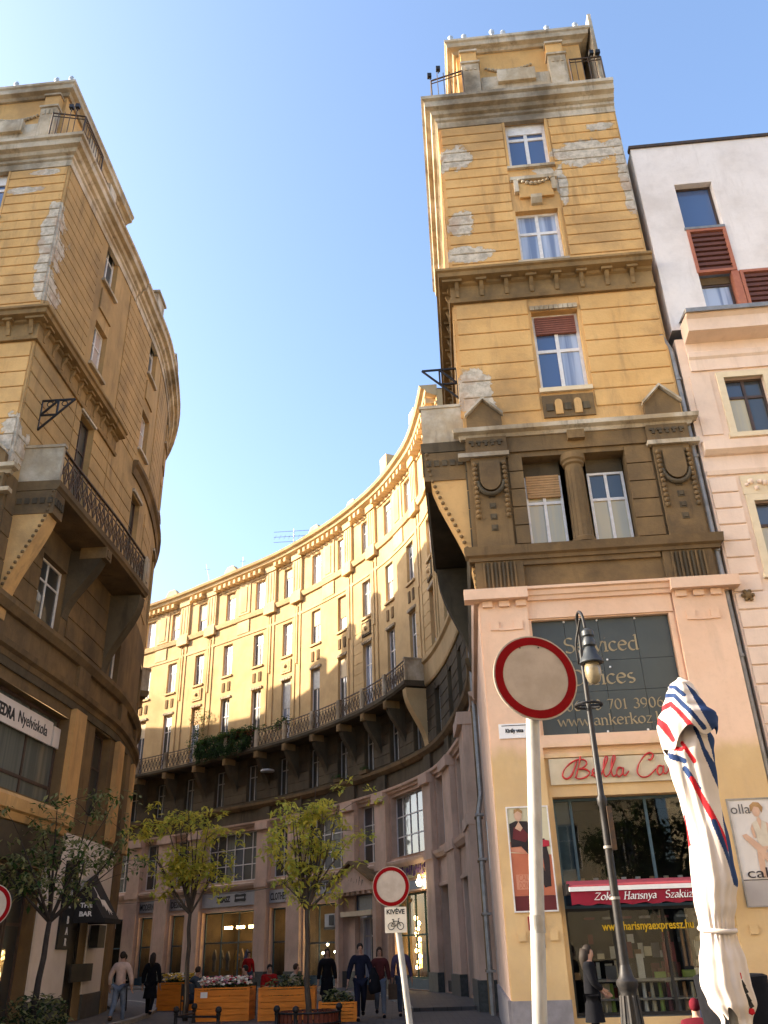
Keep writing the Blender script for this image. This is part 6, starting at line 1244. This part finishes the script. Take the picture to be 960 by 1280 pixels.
    if bottom:
        TV=[V[pel]+Vector((0,0,.02))]; TE=[]; TRd=[.14*k]
        for hp,pk_,pa_ in LG: n=len(TV); TV+=[hp*k,pk_*k,pa_*k]; TE+=[(0,n),(n,n+1),(n+1,n+2)]; TRd+=[.11*k,.077*k,.06*k]
        skin('trousers',TV,TE,TRd,bottom,t)
    for hp,pk_,pa_ in LG: b=MB(); b.ball((pa_+Vector((0,-.06,-.04)))*k,.1*k,10,(.48,1.35,.5)); b.build('shoe',shoes or cl('black',(.015,.015,.017)),t,True,smooth=True)
    return t
def bag(label,loc,w,h,d,m,rz=0):
    t=thing('bag',label,'bag',loc,None,rz); MB().box((0,0,h/2),(w,d,h)).build('pouch',m,t,True); b=MB(); b.tube([(-w*.3,0,h),(-w*.25,0,h+.16),(w*.25,0,h+.16),(w*.3,0,h)],.01,5); b.build('handle',m,t,True); return t
BK=cl('black',(.012,.012,.015)); NV=cl('navy',(.016,.018,.035)); JN=cl('blue_jeans',(.16,.2,.27)); DJ=cl('dark_jeans',(.05,.065,.1)); MR=cl('maroon',(.1,.03,.03)); PU=cl('purple',(.1,.075,.13)); BE=cl('beige',(.66,.48,.4)); RD_=cl('red',(.35,.015,.015)); CRM=cl('cream',(.5,.42,.32)); GY=cl('grey_blue',(.08,.1,.12))
walk=((-.12,-.2),(.08,.32)); walk2=((.06,.28),(-.13,-.18))
person('man in navy jacket walking toward the viewer with a coat over his arm',(-1.0,25.6,0),R(8),1.76,walk,(((-.1,.03,-.26),(-.04,-.02,-.25)),((.1,.02,-.25),(-.02,-.16,-.16))),NV,NV,coat='short')
ov=MB(); ov.tube([(-.66,25.5,1.2),(-.63,25.47,1.0),(-.62,25.46,.72),(-.6,25.46,.62)],[.06,.13,.17,.14],10); tag(ov.build('folded_coat',BK,smooth=True),'black coat hanging over the arm of the man in navy','coat')
person('woman in maroon sweater and light blue jeans walking toward the viewer with bags',(-.5,26.6,0),R(4),1.66,walk2,None,MR,JN,hair=HAIRB,long=True)
bag('brown paper carrier bag in the right hand of the woman in maroon',(-.79,26.5,.42),.28,.36,.14,cl('brown_paper',(.1,.07,.05))); bag('brown carrier bag in the left hand of the woman in maroon',(-.16,26.5,.42),.24,.36,.14,cl('brown_paper',(.1,.07,.05)))
person('man in purple jacket and dark trousers walking half hidden by the small sign pole',(.1,27.0,0),R(6),1.74,walk,None,PU,DJ,coat='short')
person('man in beige shirt and jeans walking away along the left building',(-7.75,27.0,0),R(176),1.74,walk,(((-.12,.02,-.25),(-.02,-.06,-.25)),((.12,.02,-.25),(.02,-.1,-.24))),BE,cl('blue_jeans',(.16,.2,.27)),shoes=cl('brown_shoe',(.08,.05,.03)))
person('woman in long black coat walking away beside the man in beige',(-7.55,29.6,0),R(182),1.7,walk2,None,BK,BK,long=True,coat=True)
person('person in dark clothes half hidden behind the left building by the man in beige',(-8.95,31.4,0),R(170),1.7,walk,None,BK,BK)
sg_='people sitting among the planters'
def chair(label,loc,rz):
    t=thing('chair',label,'chair',loc,'dark cafe chairs among the planters',rz); MB().box((0,0,.44),(.42,.42,.04)).build('seat',M_IRON,t,True); MB().box((0,.2,.72),(.42,.03,.3)).build('backrest',M_IRON,t,True)
    for x in (-.18,.18):
        for y in (-.18,.2): b=MB(); b.tube([(x,y,0),(x,y,.86 if y>0 else .44)],.016,5); b.build('leg',M_IRON,t,True)
SEATS=[('person in grey-blue top bending forward at the left planter',(-6.2,28.9,0),R(115),GY,HAIRD,.35),('person in bright red sweater seated behind the flower planter, left of the paper bag legs',(-3.95,29.6,0),R(20),RD_,HAIRD,.1),('person in dark top seated right behind the white flowers',(-4.5,29.0,0),R(-60),BK,HAIRD,.15),('person in cream shirt seated behind the right planter leaning forward',(-3.2,28.9,0),R(80),CRM,HAIRB,.25)]
for lb,loc,rz,m_,hr,le in SEATS:
    person(lb.replace(', left of the paper bag legs',''),loc,rz,1.72,((0,0),(0,-.05)),(((-.05,-.1,-.24),(.06,-.24,.0)),((.05,-.1,-.24),(-.06,-.24,.0))),m_,DJ,hair=hr,seat=True,lean=le,group=sg_)
    chair('dark cafe chair under the '+lb.split(' seated')[0].split(' bending')[0].replace(', left of the paper bag legs',''),loc,rz)
ta=thing('cafe_table','small dark cafe table between the red and cream seated people','table',(-3.6,29.0,0)); MB().box((0,0,.73),(.7,.7,.03)).build('table_top',M_CREAM,ta,True); b=MB(); b.tube([(0,0,0),(0,0,.72)],.035,8); b.build('leg',M_IRON,ta,True)
person('person in a red coat standing in the vintage clothes shop entrance behind the flowers',(-6.6,42.5,.0),R(30),1.7,((0,0),(0,0)),None,RD_,DJ)
person('person in black standing behind the right end of the right planter',(-2.1,28.6,0),R(10),1.68,((0,0),(0,0)),None,BK,BK,coat=True,long=True)
person('woman in long black coat standing at the right shop window looking at the display',(3.22,16.3,0),R(75),1.56,((0,0),(0,.05)),(((-.05,-.06,-.26),(.1,-.16,-.12)),((.05,.0,-.27),(-.06,-.16,-.14))),BK,BK,coat=True,long=True)
person('seated person in a dark red hooded jacket at the bottom right',(3.68,12.3,-.12),R(160),1.4,((0,0),(0,0)),(((-.05,-.1,-.24),(.06,-.24,.0)),((.05,-.1,-.24),(-.06,-.24,.0))),cl('wine',(.12,.012,.02)),DJ,hair=cl('wine',(.12,.012,.02)),seat=True,lean=.2)
person('seated person in a dark blue jacket beside the parasol at the bottom right',(4.08,12.8,-.05),R(-10),1.42,((0,0),(0,0)),(((-.05,-.1,-.24),(.06,-.24,.0)),((.05,-.1,-.24),(-.06,-.24,.0))),NV,DJ,seat=True)
t=thing('chair','dark wicker chair back behind the foot of the parasol','chair',(3.95,11.6,0)); b=MB(); b.lathe([(.28,0),(.3,.4),(.36,.45),(.4,.9),(.42,1.22),(.38,1.24),(.34,.5),(.1,.46)],(0,0,0),16); b.build('shell',BK,t,True,smooth=R(40))
